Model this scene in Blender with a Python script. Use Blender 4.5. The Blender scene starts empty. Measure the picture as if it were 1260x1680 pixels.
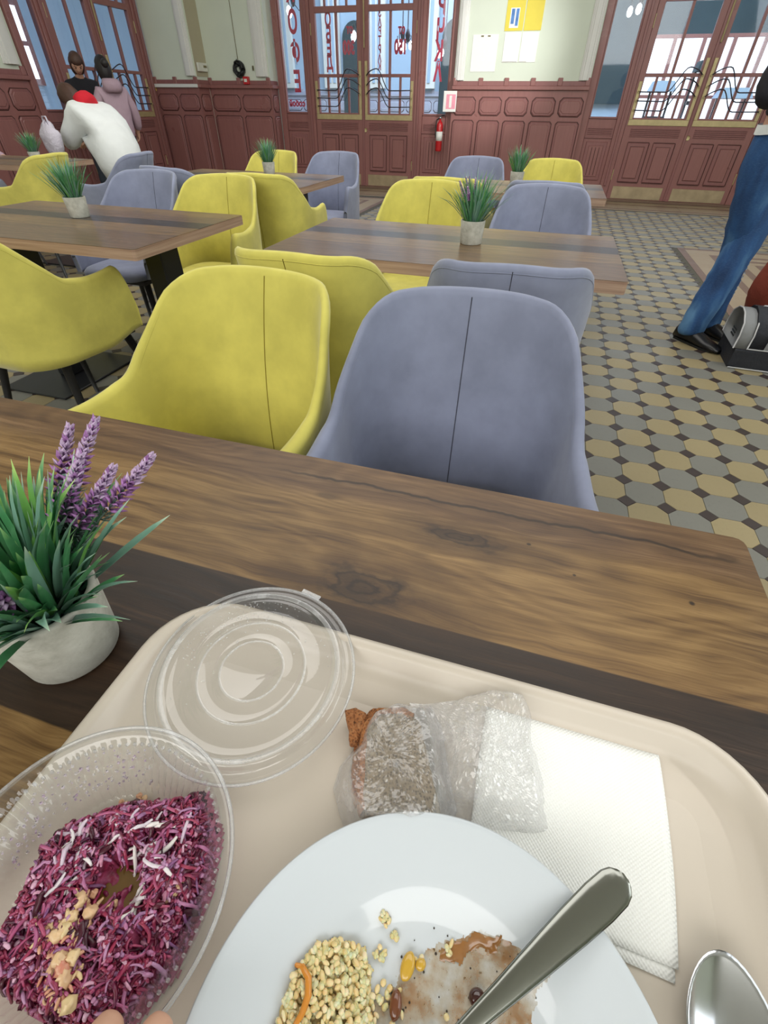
import bpy, bmesh, math, random
from mathutils import Vector, Matrix, noise as mnoise
random.seed(7)
PI = math.pi
SC = bpy.context.scene
COL = SC.collection

# ------------------------------------------------------------------ camera
EYE = Vector((0, 0, 1.126))
F_PX, PITCH, ROLL, YAW = 749.9, 0.72387, 0.014134, -0.288614
cy, sy, cp, sp = math.cos(YAW), math.sin(YAW), math.cos(PITCH), math.sin(PITCH)
fw = Vector((sy*cp, cy*cp, -sp)); r0 = Vector((cy, -sy, 0)); u0 = r0.cross(fw)
rt = r0*math.cos(ROLL) + u0*math.sin(ROLL); up = -r0*math.sin(ROLL) + u0*math.cos(ROLL)
cam_d = bpy.data.cameras.new('camera'); cam = bpy.data.objects.new('camera', cam_d); COL.objects.link(cam)
cam_d.sensor_fit = 'VERTICAL'; cam_d.sensor_height = 36; cam_d.lens = 36*F_PX/1680
cam_d.clip_start = 0.02
m = Matrix((rt, up, -fw)).transposed().to_4x4(); m.translation = EYE
cam.matrix_world = m
SC.camera = cam

# ------------------------------------------------------------------ light and exposure
SC.view_settings.view_transform = 'Standard'; SC.view_settings.look = 'None'
SC.view_settings.gamma = 1; SC.view_settings.use_curve_mapping = False
SC.view_settings.exposure = 0.0
W = bpy.data.worlds.new('World'); SC.world = W; W.use_nodes = True
W.node_tree.nodes['Background'].inputs[0].default_value = (0.80, 0.90, 1.0, 1)
W.node_tree.nodes['Background'].inputs[1].default_value = 1.0

def area(name, loc, target, sx, sy_, power, col=(1, 1, 1)):
    l = bpy.data.lights.new(name, 'AREA'); l.shape = 'RECTANGLE'; l.size = sx; l.size_y = sy_
    l.energy = power; l.color = col
    o = bpy.data.objects.new(name, l); COL.objects.link(o); o.location = loc
    o.rotation_euler = (Vector(target)-Vector(loc)).to_track_quat('-Z', 'Y').to_euler()
    return o
# assumed daylight: area lights added before the solid near and right walls, no windows
area('assumed_daylight_near', (-1.0, -3.7, 3.0), (-1.0, 4, 0.6), 8.0, 3.2, 300, (1.0, 0.98, 0.95))
area('assumed_daylight_right', (4.75, 3.5, 3.0), (-2, 4.5, 0.5), 7.0, 3.0, 165, (0.93, 0.97, 1.0))
area('overhead_fill', (-1.2, 4.2, 4.45), (-1.2, 4.2, 0), 6.0, 5.0, 200, (1.0, 0.98, 0.95))  # overhead fill added to brighten the room, no fitting hangs there
# next halls, assumed daylight from area lights added under their ceilings
area('assumed_hall_daylight', (-1.0, 12.6, 4.3), (-1.0, 12.9, 0), 11.0, 3.5, 680, (0.80, 0.90, 1.0))
area('assumed_left_hall_daylight', (-9.0, 7.6, 4.2), (-9.0, 7.6, 0), 2.5, 6.0, 60, (0.75, 0.87, 1.0))
sp_d = bpy.data.lights.new('assumed_sun_patch', 'SPOT'); sp_d.energy = 2600; sp_d.spot_size = math.radians(15); sp_d.spot_blend = 0.9  # spot added inside the room for the bright patch on the pier, sun assumed
sp_d.shadow_soft_size = 0.15; sp_d.color = (1, 0.99, 0.97)
sp_o = bpy.data.objects.new('assumed_sun_patch', sp_d); COL.objects.link(sp_o); sp_o.location = (3.2, 2.5, 3.8)
sp_o.rotation_euler = (Vector((-1.35, 9.8, 1.72))-sp_o.location).to_track_quat('-Z', 'Y').to_euler()

s2_d = bpy.data.lights.new('assumed_sun_fleck', 'SPOT'); s2_d.energy = 280; s2_d.spot_size = math.radians(2.6); s2_d.spot_blend = 1.0; s2_d.shadow_soft_size = 0.03  # second added spot, brightens the napkin corner of the tray, sun assumed
s2_o = bpy.data.objects.new('assumed_sun_fleck', s2_d); COL.objects.link(s2_o); s2_o.location = (3.6, 1.6, 3.4)
s2_o.rotation_euler = (Vector((.15, .205, .765))-s2_o.location).to_track_quat('-Z', 'Y').to_euler()

# ------------------------------------------------------------------ helpers: nodes
def lin(r, g, b):
    f = lambda c: (c/255/12.92) if c/255 <= 0.04045 else ((c/255+0.055)/1.055)**2.4
    return (f(r), f(g), f(b), 1)
class NT:
    def __init__(s, name):
        s.m = bpy.data.materials.new(name); s.m.use_nodes = True; s.t = s.m.node_tree
        s.t.nodes.clear()
        s.out = s.t.nodes.new('ShaderNodeOutputMaterial')
    def n(s, typ, ins=None, **kw):
        nd = s.t.nodes.new(typ)
        for k, v in kw.items(): setattr(nd, k, v)
        for k, v in (ins or {}).items(): s.put(nd.inputs[k], v)
        return nd
    def put(s, inp, v):
        if isinstance(v, bpy.types.NodeSocket): s.t.links.new(v, inp)
        elif isinstance(v, bpy.types.Node): s.t.links.new(v.outputs[0], inp)
        else: inp.default_value = v
    def math(s, op, a, b=0.0, c=0.0, clamp=False):
        nd = s.n('ShaderNodeMath', {0: a, 1: b, 2: c}, operation=op, use_clamp=clamp); return nd.outputs[0]
    def mix(s, fac, a, b, mode='MIX'):
        nd = s.n('ShaderNodeMix', data_type='RGBA', blend_type=mode)
        s.put(nd.inputs[0], fac); s.put(nd.inputs[6], a); s.put(nd.inputs[7], b); return nd.outputs[2]
    def noise(s, vec, scale, detail=3, rough=0.5, dist=0.0):
        nd = s.n('ShaderNodeTexNoise', {'Scale': scale, 'Detail': detail, 'Roughness': rough, 'Distortion': dist})
        if vec is not None: s.put(nd.inputs['Vector'], vec)
        return nd.outputs[0]
    def ramp(s, fac, stops, interp='LINEAR'):
        nd = s.n('ShaderNodeValToRGB', {0: fac}); cr = nd.color_ramp; cr.interpolation = interp
        while len(cr.elements) < len(stops): cr.elements.new(0.5)
        for e, (p, c) in zip(cr.elements, stops):
            e.position = p; e.color = c if len(c) == 4 else (*c, 1)
        return nd.outputs[0]
    def mrange(s, v, a, b, c=0.0, d=1.0, smooth=False):
        nd = s.n('ShaderNodeMapRange', {0: v, 1: a, 2: b, 3: c, 4: d})
        if smooth: nd.interpolation_type = 'SMOOTHSTEP'
        return nd.outputs[0]
    def coord(s, which='Object'):
        return s.n('ShaderNodeTexCoord').outputs[which]
    def mapping(s, vec, scale=(1, 1, 1), loc=(0, 0, 0), rot=(0, 0, 0)):
        return s.n('ShaderNodeMapping', {'Vector': vec, 'Scale': scale, 'Location': loc, 'Rotation': rot}).outputs[0]
    def bump(s, h, strength=0.3, dist=0.002):
        return s.n('ShaderNodeBump', {'Height': h, 'Strength': strength, 'Distance': dist}).outputs[0]
    def bsdf(s, **kw):
        nd = s.n('ShaderNodeBsdfPrincipled')
        for k, v in kw.items(): s.put(nd.inputs[k.replace('_', ' ')], v)
        return nd
    def done(s, sh):
        s.t.links.new(sh.outputs[0] if isinstance(sh, bpy.types.Node) else sh, s.out.inputs[0]); return s.m

def simple(name, col, rough=0.5, metal=0.0, var=0.12, scale=20, bump=0.0, bdist=0.001, coat=0.0, sheen=0.0, spec=0.5):
    k = NT(name); c = k.coord(); nz = k.noise(c, scale, 4)
    dark = tuple(x*(1-var) for x in col[:3])+(1,); lite = tuple(min(1, x*(1+var)) for x in col[:3])+(1,)
    base = k.mix(nz, dark, lite)
    kw = dict(Base_Color=base, Roughness=rough, Metallic=metal, Coat_Weight=coat, Sheen_Weight=sheen, Specular_IOR_Level=spec)
    if bump: kw['Normal'] = k.bump(k.noise(c, scale*6, 3), bump, bdist)
    return k.done(k.bsdf(**kw))
def emit(name, col, s):
    k = NT(name); return k.done(k.n('ShaderNodeEmission', {0: col, 1: s}))

M = {}
def velvet(name, col):
    k = NT(name); c = k.coord()
    n1 = k.noise(c, 7, 4, 0.6); n2 = k.noise(c, 500, 2)
    base = k.mix(k.mrange(n1, 0.35, 0.65), tuple(x*0.86 for x in col[:3])+(1,), tuple(min(1, x*1.08) for x in col[:3])+(1,))
    return k.done(k.bsdf(Base_Color=base, Roughness=0.85, Sheen_Weight=0.35, Sheen_Roughness=0.4, Specular_IOR_Level=0.2, Normal=k.bump(n2, 0.12, 0.0006)))
M['yellow'] = velvet('yellow_velvet', lin(212, 203, 104))
M['grey'] = velvet('grey_velvet', lin(140, 146, 170))
M['yellow_seam'] = simple('yellow_thread', lin(140, 124, 34), 0.9)
M['grey_seam'] = simple('grey_thread', lin(72, 74, 88), 0.9)
M['black_metal'] = simple('black_powder_coated_metal', lin(28, 29, 33), 0.38, 0.0, 0.1, 40)
M['oxblood'] = None
def oxblood(name, col, gl=0.32):
    k = NT(name); c = k.coord()
    n1 = k.noise(k.mapping(c, (12, 12, 1.2)), 3, 4); n2 = k.noise(c, 3, 3)
    b = k.mix(n1, tuple(x*0.85 for x in col[:3])+(1,), tuple(x*1.12 for x in col[:3])+(1,))
    return k.done(k.bsdf(Base_Color=b, Roughness=k.mrange(n2, 0.3, 0.7, gl-0.05, gl+0.12), Normal=k.bump(n1, 0.15, 0.001)))
M['oxblood'] = oxblood('oxblood_painted_wood', lin(148, 100, 96))
M['oxblood_b'] = oxblood('oxblood_panel_wood', lin(142, 95, 93))
M['groove'] = simple('dark_joint_paint', lin(74, 40, 36), 0.6)
M['brass'] = simple('worn_brass', lin(192, 176, 132), 0.42, 0.35, 0.25, 15)
M['steelplate'] = simple('scuffed_brass_plate', lin(178, 160, 130), 0.45, 0.55, 0.3, 9)
M['iron'] = simple('dark_wrought_iron', lin(62, 58, 66), 0.4, 0.5)
M['plaster'] = simple('pale_green_plaster', lin(214, 222, 206), 0.8, 0, 0.06, 2.5, 0.1)
M['beige'] = simple('beige_plaster', lin(180, 172, 146), 0.8, 0, 0.05, 3)
M['trimwhite'] = simple('white_painted_moulding', lin(226, 226, 222), 0.5, 0, 0.05, 6)
M['ceil'] = simple('white_ceiling_paint', lin(225, 225, 218), 0.9, 0, 0.03, 2)
M['bluewall'] = simple('pale_blue_hall_plaster', lin(168, 190, 214), 0.8, 0, 0.06, 1.5)
M['halldark'] = simple('dark_hall_shade', lin(46, 62, 70), 0.8, 0, 0.3, 1.5)  # shade of the dark hall put into the colour
M['red_letter'] = simple('red_vinyl_letters', lin(220, 62, 84), 0.5, 0, 0.05)
M['daypane'] = emit('daylit_window_pane', (0.93, 0.95, 1.0, 1), 2.2)
M['bulb'] = emit('lit_bulb_glass', (1.0, 0.96, 0.92, 1), 6.0)
M['white_paper'] = simple('white_paper', lin(238, 238, 234), 0.8, 0, 0.03, 30)
M['yellow_paper'] = simple('yellow_poster_paper', lin(226, 208, 84), 0.7, 0, 0.06, 12)
M['blue_print'] = simple('blue_print_ink', lin(86, 130, 190), 0.7, 0, 0.5, 14)
M['grey_print'] = simple('grey_print_ink', lin(120, 112, 80), 0.7)
M['pink_print'] = simple('pink_print_ink', lin(238, 160, 178), 0.7, 0, 0.1)
M['black_plastic'] = simple('black_plastic', lin(30, 32, 32), 0.5, 0, 0.3, 40)
M['white_plastic'] = simple('white_plastic', lin(222, 222, 212), 0.4)
M['red_enamel'] = simple('red_enamel', lin(190, 28, 36), 0.2, 0, 0.08, 10, coat=0.5)
M['chrome'] = simple('polished_steel', lin(205, 207, 212), 0.16, 1.0, 0.04, 8)
M['handle_steel'] = simple('brushed_cutlery_steel', lin(150, 152, 146), 0.2, 1.0, 0.06, 30)

def glass_mat(name, tint=(0.9, 0.95, 1.0, 1), gloss=0.35):
    k = NT(name)
    lw = k.n('ShaderNodeLayerWeight', {0: 0.35})
    tr = k.n('ShaderNodeBsdfTransparent', {0: tint}); gl = k.n('ShaderNodeBsdfGlossy', {'Roughness': 0.03})
    f = k.math('MULTIPLY_ADD', k.math('POWER', lw.outputs['Facing'], 3.0), gloss, 0.05)
    return k.done(k.n('ShaderNodeMixShader', {0: f, 1: tr, 2: gl}))
M['glass'] = glass_mat('window_glass')

def floor_tile(name, col, var=0.1):
    k = NT(name); c = k.n('ShaderNodeNewGeometry')
    isl = c.outputs['Random Per Island']; pos = c.outputs['Position']
    n1 = k.noise(pos, 3.0, 4); n2 = k.noise(pos, 60, 4, 0.7)
    t = k.math('ADD', k.math('MULTIPLY', isl, 0.5), k.math('MULTIPLY', n1, 0.5))
    b = k.mix(t, tuple(x*(1-var*1.6) for x in col[:3])+(1,), tuple(x*(1+var*1.4) for x in col[:3])+(1,))
    b = k.mix(k.mrange(n2, 0.55, 0.8, 0, 0.35), b, tuple(x*0.55 for x in col[:3])+(1,))
    return k.done(k.bsdf(Base_Color=b, Roughness=k.mrange(n1, 0.3, 0.7, 0.36, 0.55), Normal=k.bump(n2, 0.1, 0.001)))
M['tile_cream'] = floor_tile('cream_cement_tile', lin(150, 136, 102))
M['tile_grey'] = floor_tile('grey_cement_tile', lin(120, 119, 112))
M['tile_dark'] = floor_tile('dark_brown_cement_tile', lin(58, 46, 44), 0.25)
M['tile_brown'] = floor_tile('brown_border_tile', lin(112, 88, 74))
M['tile_sand'] = floor_tile('sand_border_tile', lin(150, 132, 108))
M['grout'] = simple('grey_grout', lin(84, 80, 70), 0.9)

# ------------------------------------------------------------------ helpers: meshes and tags
def link(o, parent=None):
    COL.objects.link(o)
    if parent: o.parent = parent
    return o
def mesh(name, vs, fs, mat, parent=None, smooth=False, flip=False):
    me = bpy.data.meshes.new(name); me.from_pydata([tuple(v) for v in vs], [], fs)
    if mat: me.materials.append(mat)
    if smooth: me.polygons.foreach_set('use_smooth', [True]*len(me.polygons))
    me.update()
    return link(bpy.data.objects.new(name, me), parent)
def frombm(name, bm, mat, parent=None, smooth=False, recalc=True):
    if recalc: bmesh.ops.recalc_face_normals(bm, faces=bm.faces)
    me = bpy.data.meshes.new(name); bm.to_mesh(me); bm.free()
    if mat: me.materials.append(mat)
    if smooth: me.polygons.foreach_set('use_smooth', [True]*len(me.polygons))
    return link(bpy.data.objects.new(name, me), parent)
def thing(name, label, cat, loc=(0, 0, 0), rz=0, group=None):
    o = bpy.data.objects.new(name, None); COL.objects.link(o); o.location = loc; o.rotation_euler = (0, 0, rz)
    o.empty_display_size = 0.1
    return tag(o, label, cat, group)
def tag(o, label=None, cat=None, group=None, kind=None):
    if label: o['label'] = label
    if cat: o['category'] = cat
    if group: o['group'] = group
    if kind: o['kind'] = kind
    return o
def struct(o): o['kind'] = 'structure'; return o
def bmbox(bm, x0, x1, y0, y1, z0, z1, bev=0.0):
    r = bmesh.ops.create_cube(bm, size=1.0)
    for v in r['verts']:
        v.co = Vector(((x0+x1)/2+v.co.x*(x1-x0), (y0+y1)/2+v.co.y*(y1-y0), (z0+z1)/2+v.co.z*(z1-z0)))
    if bev:
        es = list({e for v in r['verts'] for e in v.link_edges})
        bmesh.ops.bevel(bm, geom=es, offset=bev, segments=1, affect='EDGES')
def box(name, x0, x1, y0, y1, z0, z1, mat, parent=None, bev=0.004):
    bm = bmesh.new(); bmbox(bm, x0, x1, y0, y1, z0, z1, min(bev, abs(x1-x0)*.3, abs(y1-y0)*.3, abs(z1-z0)*.3))
    return frombm(name, bm, mat, parent)
def grid_faces(nu, nv, close_u=False, close_v=False, base=0):
    fs = []
    for i in range(nu if close_u else nu-1):
        for j in range(nv if close_v else nv-1):
            a = i*nv+j; b = ((i+1) % nu)*nv+j; c = ((i+1) % nu)*nv+(j+1) % nv; d = i*nv+(j+1) % nv
            fs.append((base+a, base+b, base+c, base+d))
    return fs
def tube_data(pts, rad, seg=8, cap=True):
    pts = [Vector(p) for p in pts]; vs = []; n = len(pts)
    rads = rad if isinstance(rad, (list, tuple)) else [rad]*n
    prev = None
    for i, p in enumerate(pts):
        t = (pts[min(i+1, n-1)]-pts[max(i-1, 0)])
        t = t.normalized() if t.length > 1e-9 else Vector((0, 0, 1))
        if prev is None:
            a = t.orthogonal().normalized()
        else:
            a = prev-t*prev.dot(t); a = a.normalized() if a.length > 1e-6 else t.orthogonal().normalized()
        prev = a; b = t.cross(a)
        for k in range(seg):
            w = 2*PI*k/seg; vs.append(p+(a*math.cos(w)+b*math.sin(w))*rads[i])
    fs = grid_faces(n, seg, close_v=True)
    if cap:
        fs.append(tuple(range(seg))[::-1]); fs.append(tuple((n-1)*seg+k for k in range(seg)))
    return vs, fs
class MB:
    def __init__(s): s.v = []; s.f = []
    def add(s, vs, fs):
        b = len(s.v); s.v += [tuple(v) for v in vs]; s.f += [tuple(b+i for i in f) for f in fs]
    def tube(s, pts, rad, seg=8, cap=True): s.add(*tube_data(pts, rad, seg, cap))
    def build(s, name, mat, parent=None, smooth=True): return mesh(name, s.v, s.f, mat, parent, smooth)
def tube(name, pts, rad, mat, parent=None, seg=8):
    vs, fs = tube_data(pts, rad, seg); return mesh(name, vs, fs, mat, parent, True)
def lathe(name, prof, mat, parent=None, seg=48, cen=(0, 0), smooth=True, closed=False, fn=None):
    vs = []
    for k in range(seg):
        w = 2*PI*k/seg
        for j, (r, z) in enumerate(prof):
            if fn: r, z = fn(r, z, w, j)
            vs.append((cen[0]+r*math.cos(w), cen[1]+r*math.sin(w), z))
    return mesh(name, vs, grid_faces(seg, len(prof), close_u=True, close_v=closed), mat, parent, smooth)
def copy_tree(o, parent=None):
    c = o.copy(); COL.objects.link(c); c.parent = parent
    for ch in list(o.children): copy_tree(ch, c)
    return c
def prism(name, poly, y0, y1, mat, parent=None, bev=0.0):
    """polygon in local x,z extruded from depth y0 to y1 (front at the lower y), front edge chamfered by bev"""
    n = len(poly); cx = sum(p[0] for p in poly)/n; cz = sum(p[1] for p in poly)/n
    vs = [(x, y1, z) for x, z in poly]+[(x, y0+bev, z) for x, z in poly]
    sh = [(cx+(x-cx)*(1-bev/max(0.02, abs(x-cx))) if abs(x-cx) > 1e-4 else x, y0, cz+(z-cz)*(1-bev/max(0.02, abs(z-cz))) if abs(z-cz) > 1e-4 else z) for x, z in poly]
    vs += sh
    fs = []
    for b in (0, n):
        for i in range(n): fs.append((b+i, b+(i+1) % n, b+n+(i+1) % n, b+n+i))
    fs.append(tuple(2*n+i for i in range(n)))
    bm = bmesh.new(); bv = [bm.verts.new(v) for v in vs]
    for f in fs: bm.faces.new([bv[i] for i in f])
    return frombm(name, bm, mat, parent)
def octo(x0, x1, z0, z1, c):
    return [(x0+c, z0), (x1-c, z0), (x1, z0+c), (x1, z1-c), (x1-c, z1), (x0+c, z1), (x0, z1-c), (x0, z0+c)]
def rectp(x0, x1, z0, z1): return [(x0, z0), (x1, z0), (x1, z1), (x0, z1)]
def text_mesh(name, body, size, mat, parent, loc, mirror=True, extrude=0.002, widen=1.0, rot=(PI/2, 0, 0), shear=0, bold=0.0):
    cu = bpy.data.curves.new(name, 'FONT'); cu.body = body; cu.size = size; cu.extrude = extrude; cu.align_x = 'CENTER'; cu.align_y = 'CENTER'
    cu.resolution_u = 4; cu.offset = bold; cu.shear = shear
    t = bpy.data.objects.new(name, cu); COL.objects.link(t)
    dg = bpy.context.evaluated_depsgraph_get(); me = bpy.data.meshes.new_from_object(t.evaluated_get(dg))
    bpy.data.objects.remove(t); bpy.data.curves.remove(cu)
    if len(me.vertices) == 0: return None
    if mirror or widen != 1:
        for v in me.vertices: v.co.x *= (-1 if mirror else 1)*widen
    if mirror: me.flip_normals()
    me.materials.clear(); me.materials.append(mat); me.name = name
    o = bpy.data.objects.new(name, me); link(o, parent); o.location = loc; o.rotation_euler = rot
    return o
def skin(name, joints, edges, mat, parent=None, sub=2, root=0):
    """one continuous surface grown over a skeleton: joints = [(pos, radius or (rx,ry))]"""
    me = bpy.data.meshes.new(name); me.from_pydata([tuple(j[0]) for j in joints], edges, [])
    o = bpy.data.objects.new(name, me); COL.objects.link(o)
    md = o.modifiers.new('s', 'SKIN'); md.use_smooth_shade = True
    for i, j in enumerate(joints):
        r = j[1]; sv = me.skin_vertices[0].data[i]
        sv.radius = (r, r) if not isinstance(r, (tuple, list)) else r
        sv.use_root = (i == root)
    o.modifiers.new('u', 'SUBSURF').levels = sub
    dg = bpy.context.evaluated_depsgraph_get(); nm = bpy.data.meshes.new_from_object(o.evaluated_get(dg))
    bpy.data.objects.remove(o); nm.name = name; nm.materials.clear()
    if mat: nm.materials.append(mat)
    nm.polygons.foreach_set('use_smooth', [True]*len(nm.polygons))
    return link(bpy.data.objects.new(name, nm), parent)
def sstep(a, b, x):
    t = min(1, max(0, (x-a)/(b-a))); return t*t*(3-2*t)

# ------------------------------------------------------------------ room shell
FX0, FX1, FY0, FY1 = -10.9, 4.9, -3.9, 15.6
a = 0.143
fl = struct(box('floor', FX0, FX1, FY0, FY1, -0.12, -0.0022, M['grout'], bev=0))
struct(box('ceiling', FX0, FX1, FY0, FY1, 4.6, 4.75, M['ceil'], bev=0))
struct(box('wall_right', 4.9, 5.05, FY0, FY1, 0, 4.6, M['plaster'], bev=0))
struct(box('wall_near', FX0, 4.9, FY0-.15, FY0, 0, 4.6, M['plaster'], bev=0))

# octagon and dot tiles: lattice of pitch a parallel to the walls
inlays = [(1.43, 4.6, 3.95, 6.45), (-4.7, -2.57, 6.3, 8.75)]
BY = 8.95
def in_inlay(x, y, mgn=0.0):
    return any(x0-mgn < x < x1+mgn and y0-mgn < y < y1+mgn for x0, x1, y0, y1 in inlays)
def px(x, y, z):
    d = Vector((x, y, z))-EYE; w = d.dot(fw)
    return (630+F_PX*d.dot(rt)/w, 840-F_PX*d.dot(up)/w) if w > 0.1 else (-999, -999)
def tile_bm(bm, x, y, pts, jit):
    g = 0.0011; dz = jit
    top = [bm.verts.new((x+px_*(1-2*g/a), y+py_*(1-2*g/a), dz)) for px_, py_ in pts]
    low = [bm.verts.new((x+px_, y+py_, -0.0022)) for px_, py_ in pts]
    bm.faces.new(top)
    for i in range(len(pts)):
        j = (i+1) % len(pts); bm.faces.new((low[i], low[j], top[j], top[i]))
q = 0.243*a; h = a/2-0.0005
OCT = [(h, -h+q), (h, h-q), (h-q, h), (-h+q, h), (-h, h-q), (-h, -h+q), (-h+q, -h), (h-q, -h)]
DIA = [(q-.001, 0), (0, q-.001), (-q+.001, 0), (0, -q+.001)]
cells = []
for n in range(-50, 35):
    for mm in range(-16, 63):
        x, y = (n+0.066)*a, (mm+0.484)*a
        if -7.1 < x < 4.85 and y < BY-.06 and not in_inlay(x, y, .05): cells.append(('o', x, y, (n+mm) % 2))
        x, y = (n+0.566)*a, (mm+0.984)*a
        if -7.1 < x < 4.85 and y < BY-.06 and not in_inlay(x, y, .02): cells.append(('d', x, y, 2))
def big(c):
    X, Y = px(c[1], c[2], 0)
    if not (-20 < X < 1280 and 300 < Y < 1000): return 0
    hid = not (X > 955 or (X < 300 and 480 < Y < 680)) or (X < 1230 and Y > 830+(X-985)*.18)
    d = (Vector((c[1], c[2], 0))-EYE).length
    return (0.02 if hid else 1.0)/d**2
tm = {0: M['tile_cream'], 1: M['tile_grey'], 2: M['tile_dark']}
for kind in 'od':
    cs = sorted([c for c in cells if c[0] == kind], key=lambda c: -big(c))
    near, rest = cs[:300], cs[300:]
    shared = {}
    for c in near:
        if c[3] not in shared:
            bm = bmesh.new(); tile_bm(bm, 0, 0, OCT if kind == 'o' else DIA, 0.0)
            me = bpy.data.meshes.new('octagonal_tile' if kind == 'o' else 'square_tile'); bm.to_mesh(me); bm.free(); me.materials.append(tm[c[3]]); shared[c[3]] = me
        o = bpy.data.objects.new(shared[c[3]].name.split('.')[0], shared[c[3]]); link(o, fl)
        o.location = (c[1], c[2], random.uniform(-0.0006, 0.0))
    for col in (0, 1, 2):
        sel = [c for c in rest if c[3] == col]
        if not sel: continue
        bm = bmesh.new()
        for c in sel: tile_bm(bm, c[1], c[2], OCT if kind == 'o' else DIA, random.uniform(-0.0006, 0.0))
        tag(frombm('floor_tiles', bm, tm[col], fl, recalc=False), kind='stuff')
# striped borders of the two inlaid tile carpets and the band in front of the wall
def stripes(x0, x1, y0, y1):
    d = 0.0; k = 0
    while x1-x0-2*d > 0.12 and y1-y0-2*d > .12 and k < 9:
        wd = 0.07 if k % 2 == 0 else (0.2 if k == 1 else 0.1)
        mt = M['tile_brown'] if k % 2 == 0 else M['tile_sand']
        bm = bmesh.new(); A0, A1, B0, B1 = x0+d, x1-d, y0+d, y1-d; g = .001
        bmbox(bm, A0, A1-wd, B1-wd+g, B1, -.003, 0); bmbox(bm, A1-wd+g, A1, B0+wd, B1, -.003, 0)
        bmbox(bm, A0+wd, A1, B0, B0+wd-g, -.003, 0); bmbox(bm, A0, A0+wd-g, B0, B1-wd, -.003, 0)
        tag(frombm('border_tiles', bm, mt, fl), kind='stuff'); d += wd; k += 1
    bm = bmesh.new(); bmbox(bm, x0+d, x1-d, y0+d, y1-d, -.003, -.0004); tag(frombm('inlay_field', bm, M['tile_sand'], fl), kind='stuff')
for i in inlays: stripes(*i)
for y0, y1, mt in ((BY, BY+.1, 'tile_sand'), (BY+.1, BY+.17, 'tile_brown'), (BY+.17, BY+.52, 'tile_sand'), (BY+.52, BY+.62, 'tile_brown'), (BY+.62, 10.3, 'tile_sand')):
    bm = bmesh.new(); x = -7.1
    while x < 4.85:
        w_ = min(.3, 4.86-x); bmbox(bm, x+.001, x+w_-.001, y0+.001, y1-.001, -.003, random.uniform(-.0008, 0)); x += w_
    tag(frombm('border_tiles', bm, M[mt], fl), kind='stuff')
bm = bmesh.new(); bmbox(bm, -10.8, 4.85, 10.32, 15.5, -.003, 0); tag(frombm('hall_floor', bm, M['tile_sand'], fl), kind='stuff')
bm = bmesh.new(); bmbox(bm, -10.8, -7.12, 4.2, 10.30, -.003, 0); tag(frombm('hall_floor', bm, M['tile_sand'], fl), kind='stuff')

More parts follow.
